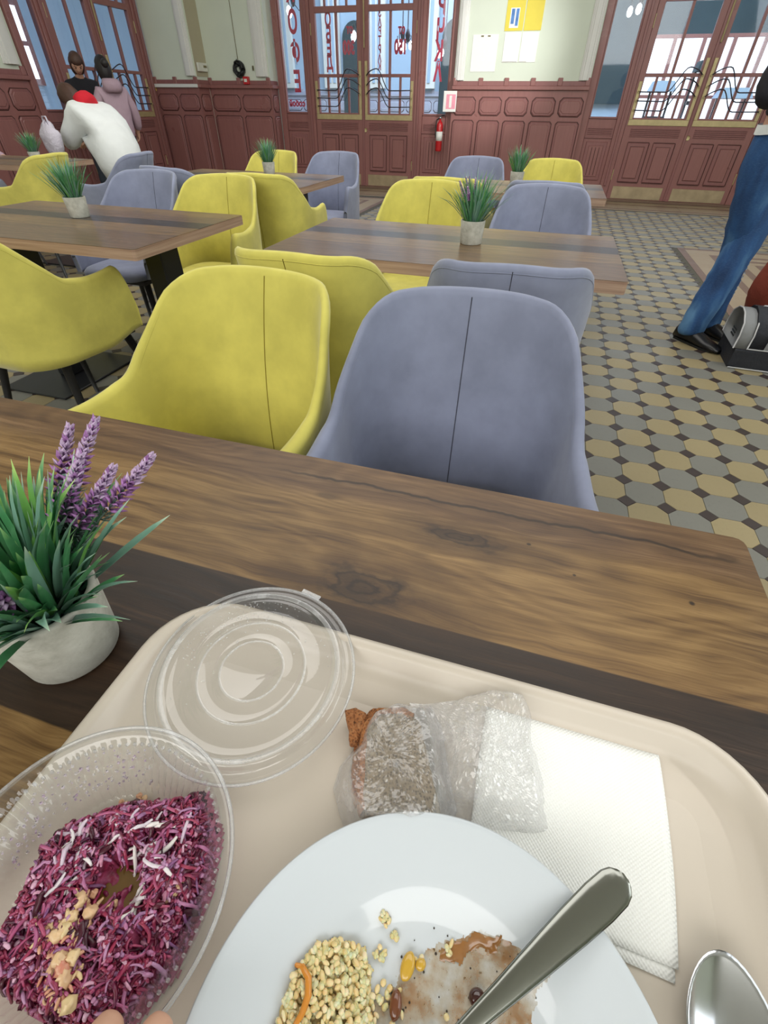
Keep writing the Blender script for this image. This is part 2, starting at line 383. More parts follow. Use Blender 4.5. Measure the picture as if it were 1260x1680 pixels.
# ---- door units: local x along the wall, local -y into the room
def door_unit(num, loc, rz, letters=None):
    r = bpy.data.objects.new(f'door_{num}', None); link(r); r.location = loc; r.rotation_euler = (0, 0, rz); struct(r)
    P_, Q_ = M['oxblood'], M['oxblood_b']
    T = 3.45
    for x0, x1 in ((-1.56, -1.46), (1.46, 1.56)): box('jamb', x0, x1, -.06, .08, 0, T+.14, P_, r)
    for x0, x1 in ((-1.04, -.90), (.90, 1.04)):
        box('mullion', x0, x1, -.05, .08, 0, T, P_, r)
        box('mullion_moulding', (x0+x1)/2-.018, (x0+x1)/2+.018, -.075, -.05, .2, T-.05, Q_, r)
    box('head_rail', -1.46, 1.46, -.06, .08, T, T+.14, P_, r)
    box('threshold', -1.56, 1.56, -.14, .06, 0, .028, M['tile_brown'], r)
    for s in (-1, 1):      # sidelights
        x0, x1 = sorted((s*1.04, s*1.46))
        box('sill_board', x0, x1, -.02, .04, 0, 1.055, P_, r)
        for z in (.845, .868, .891, .914): box('reed', x0+.03, x1-.03, -.032, -.02, z, z+.014, Q_, r)
        for z0, z1 in ((1.035, 1.06), (.80, .825)): box('rail', x0, x1, -.038, -.02, z0, z1, Q_, r)
        prism('raised_panel', rectp(x0+.05, x1-.05, .26, .76), -.034, -.02, Q_, r, .008)
        prism('inner_panel', rectp(x0+.10, x1-.10, .31, .71), -.044, -.034, P_, r, .006)
        for k in range(3):
            xx = x0+.10+(x1-x0-.2)*(k+1)/4; box('reed', xx-.004, xx+.004, -.050, -.044, .33, .69, M['groove'], r)
        for x_ in (x0+.012, x1-.012): box('glazing_bead', x_-.012, x_+.012, -.03, .0, 1.06, T, P_, r)
        tag(box('pane', x0+.02, x1-.02, .0, .006, 1.06, T, M['glass'], r, 0))
    for s in (-1, 1):      # leaves
        lf = box('door_leaf', min(0, s*.9)+.004, max(0, s*.9)-.004, -.03, .035, .02, .955, P_, r)
        X = lambda t: s*t
        def b(nm, t0, t1, y0, y1, z0, z1, mt, bev=.003): return box(nm, min(X(t0), X(t1)), max(X(t0), X(t1)), y0, y1, z0, z1, mt, lf, bev)
        b('stile', .004, .10, -.03, .035, .95, T-.02, P_); b('stile', .81, .896, -.03, .035, .95, T-.02, P_)
        b('rail', .10, .81, -.03, .035, .95, 1.055, P_); b('rail', .10, .81, -.03, .03, 2.25, 2.32, P_); b('rail', .10, .81, -.03, .03, T-.10, T-.02, P_)
        b('glazing_bar', .10, .81, -.026, .026, 1.505, 1.545, P_)
        b('glazing_bar', .437, .473, -.024, .024, 1.545, 2.25, P_)
        for t in (.27, .455, .64):
            b('glazing_bar', t-.016, t+.016, -.022, .022, 1.055, 1.505, P_); b('glazing_bar', t-.016, t+.016, -.022, .022, 2.32, T-.1, P_)
        for t0, t1 in ((.10, .254), (.286, .439), (.471, .624), (.656, .81)):
            b('pane', t0, t1, 0, .005, 1.055, 1.505, M['glass'], 0); b('pane', t0, t1, 0, .005, 2.32, T-.1, M['glass'], 0)
        for t0, t1 in ((.10, .437), (.473, .81)): b('pane', t0, t1, 0, .005, 1.545, 2.25, M['glass'], 0)
        # brass guard
        b('brass_guard', .03, .87, -.04, -.03, .965, 1.035, M['brass']); b('brass_guard', .03, .075, -.042, -.03, 1.035, 1.70, M['brass'])
        b('brass_guard', .825, .87, -.042, -.03, 1.035, 1.46, M['brass'])
        for zo, zi in ((1.345, 1.52), (1.245, 1.40), (1.14, 1.29)):
            pts = []
            for k in range(25):
                t = k/24; xx = .845-.79*t
                z = zo - .005*math.sin(t*3) if t < .48 else None
                if z is None:
                    w_ = (t-.48)/.52
                    z = zo+(zi+.085-zo)*sstep(0, .5, w_) if w_ < .5 else zi+.085-.085*((w_-.5)/.5)**2
                yy = -.045-.045*math.sin(min(1, t*8, (1-t)*8)*PI/2)
                pts.append((X(xx), yy, z))
            tube('push_bar', pts, .0075, M['iron'], lf, 6)
            for xx, z in ((.845, zo), (.055, zi)):
                tube('bar_mount', [(X(xx), -.04, z), (X(xx), -.062, z)], .013, M['brass'], lf, 8)
        for z in (.83, .852, .874, .896, .918): b('reed', .10, .80, -.042, -.03, z, z+.014, Q_)
        for t0, t1 in ((.11, .42), (.48, .79)):
            x0, x1 = sorted((X(t0), X(t1)))
            prism('raised_panel', rectp(x0, x1, .26, .76), -.042, -.03, Q_, lf, .008)
            prism('inner_panel', rectp(x0+.055, x1-.055, .31, .71), -.054, -.042, P_, lf, .008)
            for e0, e1, z0, z1 in ((x0+.05, x0+.055, .31, .71), (x1-.055, x1-.05, .31, .71), (x0+.05, x1-.05, .305, .31), (x0+.05, x1-.05, .71, .715), (x0-.006, x0-.001, .26, .76), (x1+.001, x1+.006, .26, .76), (x0, x1, .252, .257), (x0, x1, .763, .768)):
                box('panel_joint', e0, e1, -.0435 if abs(e0-x0) > .03 or e1-e0 > .2 else -.032, -.03, z0, z1, M['groove'], lf, 0)
        b('kick_plate', .07, .83, -.036, -.03, .035, .20, M['steelplate'])
        b('hinge', .885, .897, -.045, -.03, .28, .42, M['brass']); b('hinge', .885, .897, -.045, -.03, 2.0, 2.14, M['brass'])
    lock = lathe('lock_rose', [(0, 0), (.022, 0), (.03, .004), (.03, .008)], M['brass'], r, 20); lock.location = (.035, -.032, .83); lock.rotation_euler = (PI/2, 0, 0)
    tube('espagnolette', [(.028, -.05, 1.85), (.028, -.05, 3.3)], .012, M['brass'], r)
    box('astragal', -.018, .018, -.045, -.03, .03, T-.03, Q_, r)
    return r
d1 = door_unit(1, (-3.42, 9.97, 0), 0)
d2 = door_unit(2, (1.75, 9.97, 0), 0)
d3 = door_unit(3, (-7.12, 8.27, 0), PI/2)

# red lettering on the panes of door_1, seen from behind and so mirrored
LT = M['red_letter']
def column(body, x, z0, dz, size, widen=1.0, y=.008, par=d1, bold=.004):
    for i, ch in enumerate(body):
        if ch != ' ': text_mesh('lettering', ch, size, LT, par, (x, y, z0-i*dz), widen=widen, bold=bold)
column('КОФЕ', -1.22, 2.50, .355, .36, .62, bold=.012)
text_mesh('lettering', 'с собой', .11, LT, d1, (-1.215, .008, 1.165), widen=.95, bold=.005)
column('ОБЕД', -.60, 2.17, .165, .22, .65, bold=.008)
text_mesh('lettering', 'от', .14, LT, d1, (-.23, .008, 2.06), widen=.75, bold=.006)
text_mesh('lettering', '300', .22, LT, d1, (-.255, .008, 1.85), widen=.62, bold=.010)
column('ЗАВТРАК', .275, 2.23, .10, .13, .65, bold=.004)
text_mesh('lettering', 'от', .14, LT, d1, (.637, .008, 2.045), widen=.75, bold=.006)
text_mesh('lettering', '150', .22, LT, d1, (.625, .008, 1.85), widen=.62, bold=.012)
column('ГОТОВЧКА', 1.255, 3.20, .235, .30, .66, bold=.012)

# ---- wainscot: local x along the wall, local -y into the room, top at z 1.49
def wainscot(root, x0, x1, npan, posts=True, ledge=None, mp='oxblood'):
    P_, Q_ = M[mp], M['oxblood_b' if mp == 'oxblood' else mp]
    box('base_board', x0, x1, -.045, 0, 0, .13, P_, root)
    box('cap_board', x0, x1, -.02, .0, 1.40, 1.455, Q_, root)
    box('ledge', x0-.01, x1+.01, -.055, .0, 1.355, 1.40, ledge or P_, root)
    box('backing', x0, x1, -.012, .0, .13, 1.355, P_, root, 0)
    if posts:
        for k in range(npan+1):
            c = x0+.03+(x1-x0-.06)*k/npan; box('post', c-.035, c+.035, -.032, .0, 1.40, 1.492, P_, root, .006)
    pw = (x1-x0)/npan
    for k in range(npan):
        u0 = x0+k*pw+.035; u1 = x0+(k+1)*pw-.035
        for z0, z1, ch in ((1.055, 1.265, .045), (.17, .985, .03)):
            prism('panel_joint', octo(u0-.010, u1+.010, z0-.010, z1+.010, ch), -.0145, -.012, M['groove'], root, 0)
            prism('raised_panel', octo(u0, u1, z0, z1, ch), -.030, -.012, Q_, root, .010)
            prism('inner_panel', octo(u0+.03, u1-.03, z0+.03, z1-.03, ch*.8), -.036, -.028, P_, root, .006)
def wall(name, loc, rz, parts):
    r = bpy.data.objects.new(name, None); link(r); r.location = loc; r.rotation_euler = (0, 0, rz); return struct(r)

wb = wall('wall_back', (0, 0, 0), 0, None)
# piers (plaster above, wainscot below)
box('plaster', -7.1, -6.22, 9.35, 10.1, 0, 4.6, M['plaster'], wb, 0)
box('plaster', -6.22, -5.02, 9.70, 10.1, 0, 4.6, M['plaster'], wb, 0)
box('plaster', -1.86, .19, 9.80, 10.1, 0, 4.6, M['plaster'], wb, 0)
box('plaster', 3.31, 4.9, 9.80, 10.1, 0, 4.6, M['plaster'], wb, 0)
box('plaster', -5.02, -1.86, 9.85, 10.1, 3.62, 4.6, M['plaster'], wb, 0)
box('plaster', .19, 3.31, 9.85, 10.1, 3.62, 4.6, M['plaster'], wb, 0)
box('return_plaster', -6.222, -6.212, 9.36, 9.70, 1.50, 4.6, M['beige'], wb, 0)
def vmould(x0, x1, y, z0=1.46, par=wb):     # stepped white upright moulding
    w_ = x1-x0
    for t0, t1, d in ((0, 1, .018), (.12, .88, .034), (.28, .72, .05)):
        box('upright_moulding', x0+w_*t0, x0+w_*t1, y-d, y, z0, 4.3, M['trimwhite'], par, .005)
vmould(-6.42, -6.24, 9.35, 1.50); vmould(-5.27, -5.04, 9.70, 1.50); vmould(-1.85, -1.70, 9.80); vmould(.02, .18, 9.80); 
def sub(name, loc, rz): 
    r = bpy.data.objects.new(name, None); link(r); r.location = loc; r.rotation_euler = (0, 0, rz); return struct(r)
w1 = sub('trim_1', (0, 9.35, 0), 0); wainscot(w1, -7.1, -6.22, 2, ledge=M['trimwhite'])
w2 = sub('trim_2', (0, 9.70, 0), 0); wainscot(w2, -6.22, -5.02, 2)
w3 = sub('trim_3', (0, 9.80, 0), 0); wainscot(w3, -1.86, .19, 5)
w4 = sub('trim_4', (-6.22, 0, 0), PI/2); wainscot(w4, 9.33, 9.66, 1, False)
w5 = sub('trim_5', (-5.02, 0, 0), PI/2); wainscot(w5, 9.68, 9.94, 1, False)
w6 = sub('trim_6', (0, 9.80, 0), 0); wainscot(w6, 3.31, 4.88, 4)
wl = wall('wall_left', (-7.1, 0, 0), PI/2, None)
box('plaster', -3.9, 6.70, 0, .2, 0, 4.6, M['plaster'], wl, 0)
box('plaster', 6.70, 9.85, .0, .2, 3.62, 4.6, M['plaster'], wl, 0)
vmould(6.42, 6.66, 0, 1.5, wl)
w7 = sub('trim_7', (-7.1, 0, 0), PI/2); wainscot(w7, 3.4, 6.70, 8)

# ---- the halls beyond the glass
M['hallwood'] = simple('pale_lavender_painted_wood', lin(176, 178, 196), .5, 0, .08, 3)
struct(box('wall_hall', -10.9, 4.9, 15.4, 15.55, 0, 4.6, M['bluewall'], bev=0))
struct(box('wall_hall', 0.15, 1.2, 15.3, 15.39, 1.25, 4.6, M['halldark'], bev=0)); struct(box('wall_hall', 1.2, 4.9, 15.3, 15.39, 2.3, 4.6, M['halldark'], bev=0))  # dark sheets before the pale wall, painting the hall's unlit upper part
struct(box('wall_hall', -10.9, -10.75, 3.9, 15.4, 0, 4.6, M['bluewall'], bev=0))
struct(box('wall_hall', -10.75, -7.1, 3.9, 4.0, 0, 4.6, M['bluewall'], bev=0))
hw = sub('trim_8', (0, 15.4, 0), 0); wainscot(hw, -8.5, .2, 12, mp='hallwood')
for x in (-7.4, -6.1, -4.9, -3.6, -2.3, -1.2):
    o = sub('trim_9', (x, 15.38, 0), 0)
    box('pilaster', -.22, .22, -.12, 0, 1.5, 4.6, M['trimwhite'], o); box('flute', -.10, -.03, -.14, -.12, 1.6, 4.5, M['bluewall'], o); box('flute', .03, .10, -.14, -.12, 1.6, 4.5, M['bluewall'], o)
for i, x in enumerate((-5.5, -2.95)):        # arched dark recesses between the pilasters
    pl = [(x-.32, 0), (x+.32, 0)]+[(x+.32*math.cos(t*PI/12), 2.4+.32*math.sin(t*PI/12)) for t in range(13)]
    o = prism('window_%d' % (i+5), pl, 15.33, 15.37, M['halldark'], None, .01); struct(o)
# bright street door of the far hall, seen through door_2
fd = sub('window_1', (3.1, 15.2, 0), 0)
box('frame', -1.9, 1.8, -.06, .02, 0, .55, M['oxblood'], fd)
for k in range(7):
    x = -1.85+k*.575; box('glazing_bar', x-.035, x+.035, -.06, .02, .55, 2.35, M['oxblood'], fd)
for z in (1.35, 2.3): box('glazing_bar', -1.9, 1.65, -.055, .02, z, z+.06, M['oxblood'], fd)
for k in range(6):
    for z0, z1 in ((.55, 1.35), (1.41, 2.3)):
        box('pane', -1.81+k*.575, -1.89+(k+1)*.575, -.01, 0, z0, z1, M['daypane'], fd, 0)
# bright window of the left hall seen through door_3
fw3 = sub('window_2', (-10.7, 9.8, 0), PI/2)
for k in range(3):
    for z0 in (1.5, 2.05): box('pane', -.6+k*.42, -.24+k*.42, -.03, -.02, z0, z0+.48, M['daypane'], fw3, 0)
box('frame', -.72, .72, -.02, 0, 1.4, 2.62, M['oxblood'], fw3)

# ------------------------------------------------------------------ wood decor of the table tops
def wood(name, hero, shift=0.0):
    k = NT(name); co = k.coord(); sx = k.n('ShaderNodeSeparateXYZ', {0: k.mapping(co, loc=(shift, 0, 0))}); X, Y = sx.outputs[0], sx.outputs[1]
    p = k.mapping(co, loc=(shift, shift*.37, 0))
    warp = k.noise(k.mapping(p, (3.0, 9, 9)), 1.6, 3, 0.55)
    wv = k.math('MULTIPLY', k.math('SUBTRACT', warp, 0.5), 0.035)
    yy = k.math('ADD', Y, wv)
    cmb = k.n('ShaderNodeCombineXYZ', {0: k.math('MULTIPLY', X, 1.0), 1: yy, 2: 0.0}).outputs[0]
    cmb = k.mapping(cmb, loc=(shift*2, 0, 0))
    coarse = k.noise(k.mapping(cmb, (3.0, 70, 1)), 1.0, 5, 0.62, 0.3)
    fine = k.noise(k.mapping(cmb, (9, 520, 1)), 1.0, 4, 0.7)
    pores = k.noise(k.mapping(p, (55, 900, 1)), 1.0, 3, 0.6)
    blot = k.noise(k.mapping(cmb, (4, 7, 1)), 1.0, 4, 0.6)
    ring = k.math('SINE', k.math('MULTIPLY', k.noise(k.mapping(p, (1.5, 6.5, 1)), 1.3, 2, 0.4, 0.2), 130.0))
    g = k.math('ADD', k.math('MULTIPLY', coarse, 0.62), k.math('ADD', k.math('MULTIPLY', fine, 0.34), k.math('MULTIPLY', ring, 0.035)))
    g = k.mrange(g, 0.20, 0.66)
    # two families of planks, golden brown and smoked dark
    gold = k.ramp(g, [(0.0, lin(62, 42, 24)), (0.3, lin(86, 61, 34)), (0.6, lin(126, 96, 57)), (1.0, lin(160, 128, 82))])
    brown = k.ramp(g, [(0.0, lin(52, 36, 24)), (0.35, lin(84, 60, 40)), (0.7, lin(112, 84, 56)), (1.0, lin(142, 112, 80))])
    dark = k.ramp(g, [(0.0, lin(20, 14, 11)), (0.4, lin(34, 24, 18)), (0.75, lin(52, 37, 27)), (1.0, lin(80, 60, 44))])
    if hero: bounds = [(-0.34, 'b'), (-0.16, 'd'), (-0.03, 'g'), (0.078, 'd'), (0.262, 'g'), (0.415, 'b'), (0.6, 'b')]
    else: bounds = [(-0.245, 'b'), (-0.12, 'g'), (0.02, 'd'), (0.13, 'b'), (0.25, 'g'), (0.6, 'b')]
    cols = {'g': gold, 'b': brown, 'd': dark}
    cur = cols[bounds[0][1]]
    for y0, c2 in bounds[1:]:
        soft = 0.012 if (hero and y0 > .4) else 0.0008
        cur = k.mix(k.mrange(Y, y0-soft, y0+soft), cur, cols[c2])
    if hero:   # the golden plank starts left of a butt joint
        pass
    def ell(x, y, rx, ry):
        nzv = k.math('MULTIPLY', k.math('SUBTRACT', k.noise(k.mapping(p, (26, 50, 1)), 1.0, 4), 0.5), 1.3)
        dx = k.math('DIVIDE', k.math('SUBTRACT', X, x), rx); dy = k.math('DIVIDE', k.math('SUBTRACT', Y, y), ry)
        d = k.math('SQRT', k.math('ADD', k.math('POWER', dx, 2), k.math('POWER', dy, 2)))
        return k.math('ADD', d, nzv)
    def spot(cur, x, y, rx, ry, col, s=1.0):
        d = ell(x, y, rx, ry); return k.mix(k.mrange(d, 1.15, 0.55, 0, s), cur, col)
    if hero:
        for x, y, rx, ry in ((-.104, .288, .040, .020), (-.02, .392, .035, .012)):
            d = ell(x, y, rx*2.4, ry*2.4)
            cur = k.mix(k.mrange(d, 1.5, 0.4, 0, .75), cur, lin(70, 48, 28)); cur = k.mix(k.mrange(d, .50, .30, 0, .7), cur, lin(48, 33, 22))
            rg = k.math('SINE', k.math('MULTIPLY', ell(x, y, rx, ry), 16.0))
            cur = k.mix(k.math('MULTIPLY', k.mrange(ell(x, y, rx, ry), 1.35, 0.8), k.mrange(rg, 0.2, 0.95, 0, .8)), cur, lin(34, 22, 14))
        for x, y, rx, ry, c in ((.22, .369, .003, .003, 0), (.055, .405, .003, .0022, 0), (.105, .372, .0022, .002, 0), (.27, .45, .012, .006, 1), (-.20, .415, .02, .006, 1), (.29, .27, .02, .04, 1)):
            cur = spot(cur, x, y, rx, ry, lin(30, 20, 14) if c == 0 else lin(66, 46, 28), .9 if c == 0 else .6)
        # the long split running near the far edge
        wob = k.math('MULTIPLY', k.math('SUBTRACT', k.noise(k.mapping(p, (7, 0.1, 1)), 1.0, 4, 0.65), 0.5), 0.035)
        off = k.math('ABSOLUTE', k.math('SUBTRACT', k.math('ADD', Y, wob), 0.449))
        inx = k.math('MULTIPLY', k.mrange(X, -.33, -.22), k.mrange(X, .30, .22))
        cur = k.mix(k.math('MULTIPLY', k.mrange(off, .0034, .0012, 0, .95), inx), cur, lin(26, 17, 12))
        cur = k.mix(k.math('MULTIPLY', k.mrange(off, .02, .003, 0, .4), inx), cur, lin(64, 44, 28))
    else:
        cur = spot(cur, .2, .05, .05, .02, lin(44, 30, 20), .8); cur = spot(cur, -.33, -.16, .04, .015, lin(44, 30, 20), .8)
    cur = k.mix(k.mrange(blot, 0.35, 0.7, 0, .32), cur, lin(58, 42, 28))
    cur = k.mix(k.mrange(pores, 0.62, 0.72, 0, .4), cur, lin(34, 24, 16))
    rough = k.mrange(fine, .3, .7, .30, .42) if hero else k.mrange(fine, .3, .7, .30, .40)
    return k.done(k.bsdf(Base_Color=cur, Roughness=rough, Specular_IOR_Level=0.36 if hero else 0.75, Coat_Weight=0 if hero else .35, Coat_Roughness=.22, Normal=k.bump(k.math('ADD', fine, pores), 0.10, 0.0006)))
M['wood_hero'] = wood('smoked_oak_laminate', True)
M['wood_a'] = wood('grey_brown_oak_laminate', False, 1.7)
def edgemat():
    k = NT('pale_oak_edge_band'); c = k.coord(); n1 = k.noise(k.mapping(c, (3, 3, 120)), 1.0, 4, .6)
    return k.done(k.bsdf(Base_Color=k.ramp(n1, [(0.3, lin(146, 116, 98)), (0.7, lin(182, 154, 132))]), Roughness=0.5))
M['edge'] = edgemat()

def make_table(x0, x1, y0, y1, label, hero=False):
    cx, cy_ = (x0+x1)/2, (y0+y1)/2; hw_, hd = (x1-x0)/2, (y1-y0)/2
    t = thing('dining_table', label, 'table', (cx, cy_, 0), 0, 'dining tables in the hall')
    if hero: t.location = (0, 0, 0); X0, X1, Y0, Y1 = x0, x1, y0, y1
    else: X0, X1, Y0, Y1 = -hw_, hw_, -hd, hd
    def slab(nm, z0, z1, ins, mt, bev, cr=.012):
        bm = bmesh.new(); pts = []
        for sx_, sy2, a0 in ((1, 1, 0), (-1, 1, 90), (-1, -1, 180), (1, -1, 270)):
            ex = (X1 if sx_ > 0 else X0)-sx_*(cr+ins); ey = (Y1 if sy2 > 0 else Y0)-sy2*(cr+ins)
            for j in range(4): w_ = math.radians(a0+30*j); pts.append((ex+cr*math.cos(w_), ey+cr*math.sin(w_)))
        f = bm.faces.new([bm.verts.new((p_[0], p_[1], z0)) for p_ in pts])
        r = bmesh.ops.extrude_face_region(bm, geom=[f]); bmesh.ops.translate(bm, vec=(0, 0, z1-z0), verts=[v for v in r['geom'] if isinstance(v, bmesh.types.BMVert)])
        if bev:
            bmesh.ops.bevel(bm, geom=[e for e in bm.edges if all(abs(v.co.z-z1) < 1e-6 for v in e.verts)], offset=bev, segments=2, affect='EDGES')
        return frombm(nm, bm, mt, t)
    slab('tabletop', .7485, .75, .0006, M['wood_hero'] if hero else M['wood_a'], .0007)
    slab('edge_band', .714, .7485, 0, M['edge'], 0)
    for s in (-1, 1):
        xx = (X0+X1)/2+s*((X1-X0)/2-.20); yy = (Y0+Y1)/2
        box('column', xx-.045, xx+.045, yy-.06, yy+.06, .012, .70, M['black_metal'], t, .006)
        box('top_plate', xx-.06, xx+.06, yy-.22, yy+.22, .700, .714, M['black_metal'], t, .002)
        box('base_plate', xx-.20, xx+.20, yy-.27, yy+.27, 0, .012, M['black_metal'], t, .003)
    return t
tab_hero = make_table(-.90, .298, -.21, .492, 'large foreground dining table of dark smoked oak planks carrying the food tray', True)
make_table(-.935, .265, 1.60, 2.27, 'oak dining table in the middle, holding a small lavender pot')
make_table(-2.545, -1.345, 1.45, 2.18, 'oak dining table at the left with grass pot and dark column under its right end')
make_table(-2.70, -1.50, 3.14, 3.90, 'oak dining table further back at left centre, in front of the left double door')
make_table(-.93, .30, 3.38, 4.06, 'oak dining table furthest right and back, in front of the wide panelled pier')
make_table(-5.25, -4.05, 3.52, 4.22, 'oak dining table at the far left edge of the picture, beside the person in white')

# ------------------------------------------------------------------ armchairs
def chair_curve(l):
    s = 1 if l >= 0 else -1; a_ = abs(l)
    if a_ < .085: return (l, .26), (0, 1)
    if a_ < .2735:
        w_ = (a_-.085)/.12; return (s*(.085+.12*math.sin(w_)), .14+.12*math.cos(w_)), (s*math.sin(w_), math.cos(w_))
    t = a_-.2735; return (s*(.205+.02*t), .14-t), (s, .0)
def chair_h(l):
    a_ = abs(l)
    if a_ < .13: top = .835-.006*(a_/.13)**2
    elif a_ < .205: top = .829-.042*(((a_-.13)/.075)**2.3)
    elif a_ < .345: top = .645+.142*(1-(a_-.205)/.14)**2.0
    else: top = .645-.010*math.sin((a_-.345)/.2*PI)
    if a_ > .54: top -= .17*((a_-.54)/.07)**2.6
    bot = .385+.03*sstep(.42, .61, a_)
    return bot, top
L_ = .61
def chair_pt(l, v, off=0.0, zadd=0.0):
    (x, y), (nx, ny) = chair_curve(l); bot, top = chair_h(l); z = bot+(top-bot)*v
    t = max(0, (z-.40)/.43); back = sstep(.42, .18, abs(l))
    o = .012+.022*t*(1-back)+.075*t*t*back
    sc = 1-.10*sstep(.35, 1.0, t)*back
    # a gentle bow so that the top rim of the back curls inward at its corners
    x = x*sc; x += nx*(o+off)*(1-.5*back); y += ny*(o+off)
    y -= .05*back*t*(abs(l)/.2)**2*sstep(0.0, .25, abs(l))*.6
    return Vector((x*1.04, y, z+zadd))
def shell(name, mat, par):
    nu, nz, th = 105, 11, .030; vs = []; row = []
    for i in range(nu):
        l = -L_+2*L_*i/(nu-1); r = []
        for j in range(nz): r.append(chair_pt(l, j/(nz-1), -th/2))
        for j in (1, 2, 3):
            w_ = PI*j/4; r.append(chair_pt(l, 1.0, -th/2*math.cos(w_), th/2*math.sin(w_)))
        for j in range(nz): r.append(chair_pt(l, 1-j/(nz-1), th/2))
        vs += r; n = len(r)
    fs = grid_faces(nu, n, close_v=True)
    for i in (0, nu-1):
        c = [i*n+j for j in range(n)]
        for j in range(n//2):
            q_ = (c[j], c[j+1], c[n-2-j], c[n-1-j])
            if len(set(q_)) == 4: fs.append(q_ if i else q_[::-1])
            elif len(set(q_)) == 3: 
                u = []; [u.append(x) for x in q_ if x not in u]; fs.append(tuple(u))
    o = mesh(name, vs, fs, mat, par, True); return o
def make_chair(color, label):
    mt, sm = M[color], M[color+'_seam']
    t = thing('armchair', label, 'chair')
    sh = shell('shell', mt, t)
    mb = MB()
    for off in (-.0155, .0155): mb.tube([chair_pt(.0, .03+.97*j/16, off) for j in range(17)], .0011, 5)
    mb.build('centre_seam', sm, sh)
    mb = MB(); 
    for off in (-.0135, .0135): mb.tube([chair_pt(-L_+.012+2*(L_-.012)*i/90, 1.0, off, -.004) for i in range(91)], .0016, 5)
    mb.build('rim_piping', mt, sh)
    # seat cushion
    vs = []; prof = [(.0, .445), (.5, .452), (.82, .450), (.94, .442), (1.0, .428), (1.0, .412), (.96, .40), (0, .398)]
    seg = 40
    for k_ in range(seg):
        w_ = 2*PI*k_/seg; c, s = math.cos(w_), math.sin(w_); e = .55
        ux, uy = math.copysign(abs(c)**e, c), math.copysign(abs(s)**e, s)
        for r, z in prof: vs.append((ux*r*.205, -.035+uy*r*(.235 if uy < 0 else .25), z))
    mesh('seat', vs, grid_faces(seg, len(prof), close_u=True), mt, t, True)
    mesh('seat_base', [(x_, y_, z_) for z_ in (.378, .397) for x_, y_ in ((-.19, -.2), (.19, -.2), (.19, .19), (-.19, .19))], [(0, 3, 2, 1), (4, 5, 6, 7), (0, 1, 5, 4), (1, 2, 6, 5), (2, 3, 7, 6), (3, 0, 4, 7)], M['black_metal'], t)
    for sx_ in (-1, 1):
        for sy2 in (-1, 1):
            tube('leg', [(sx_*.17, sy2*.16, .385), (sx_*.245, sy2*.235, .0)], [.018, .0095], M['black_metal'], t, 10)
    return t
ch0 = {c: make_chair(c, '') for c in ('yellow', 'grey')}
used = set()
def chair(color, x, y, rot, label):
    if color in used: o = copy_tree(ch0[color])
    else: o = ch0[color]; used.add(color)
    o.location = (x, y, 0); o.rotation_euler = (0, 0, math.radians(rot)); o['label'] = label
    o['group'] = 'velvet armchairs around the tables'; return o
chair('yellow', -.618, .68, -4, 'mustard yellow velvet armchair facing the foreground table, nearest on the left')
chair('grey', -.088, .68, 5, 'large grey velvet armchair facing the foreground table, nearest of all')
chair('yellow', -.625, 1.53, 180, 'yellow armchair seen from behind between the nearest yellow chair and the middle table')
chair('grey', -.08, 1.60, 184, 'grey armchair seen from behind, tucked under the near side of the middle table')
chair('yellow', -.62, 2.56, 0, 'yellow armchair beyond the middle table, facing the camera, left of the lavender pot')
chair('yellow', -.59, 3.38, 180, 'yellow armchair back to back with the one beyond the middle table, mostly hidden')
chair('grey', -.03, 2.60, 0, 'grey armchair beyond the right end of the middle table, facing the camera')
chair('grey', -.045, 3.42, 180, 'grey armchair tucked under the furthest right table, its rim showing over another grey back')
chair('yellow', -1.70, 2.36, 4, 'yellow armchair at the right end of the left table with its seat in view')
chair('yellow', -1.66, 3.14, 184, 'yellow armchair with one arm showing, in front of the table with the far grass pot')
chair('grey', -2.23, 2.40, 0, 'pale grey armchair facing the camera behind the left table')
chair('grey', -2.28, 3.24, 168, 'blue-grey armchair seen from behind and turned, right of the pale grey one')
chair('grey', -3.50, 3.78, -80, 'dark grey armchair turned to the left beside the person in the white coat')
chair('yellow', -3.98, 3.40, -84, 'ochre yellow armchair turned left at the far left table end')
chair('yellow', -2.31, 4.14, 0, 'small yellow armchair beyond the far table, behind its grass pot')
chair('grey', -1.80, 4.25, 0, 'grey armchair beyond the right end of the far table, before the double door')
chair('grey', -.62, 4.28, 0, 'dark grey armchair beyond the furthest right table, left of the small grass pot')
chair('yellow', -.04, 4.32, 0, 'yellow armchair beyond the furthest right table, right of the small grass pot')
chair('yellow', -1.83, 1.43, 178, 'yellow armchair seen from its side with black legs, at the left edge near the camera')
chair('grey', -4.62, 3.36, 180, 'pale grey armchair at the far left picture edge, left of the ochre one')

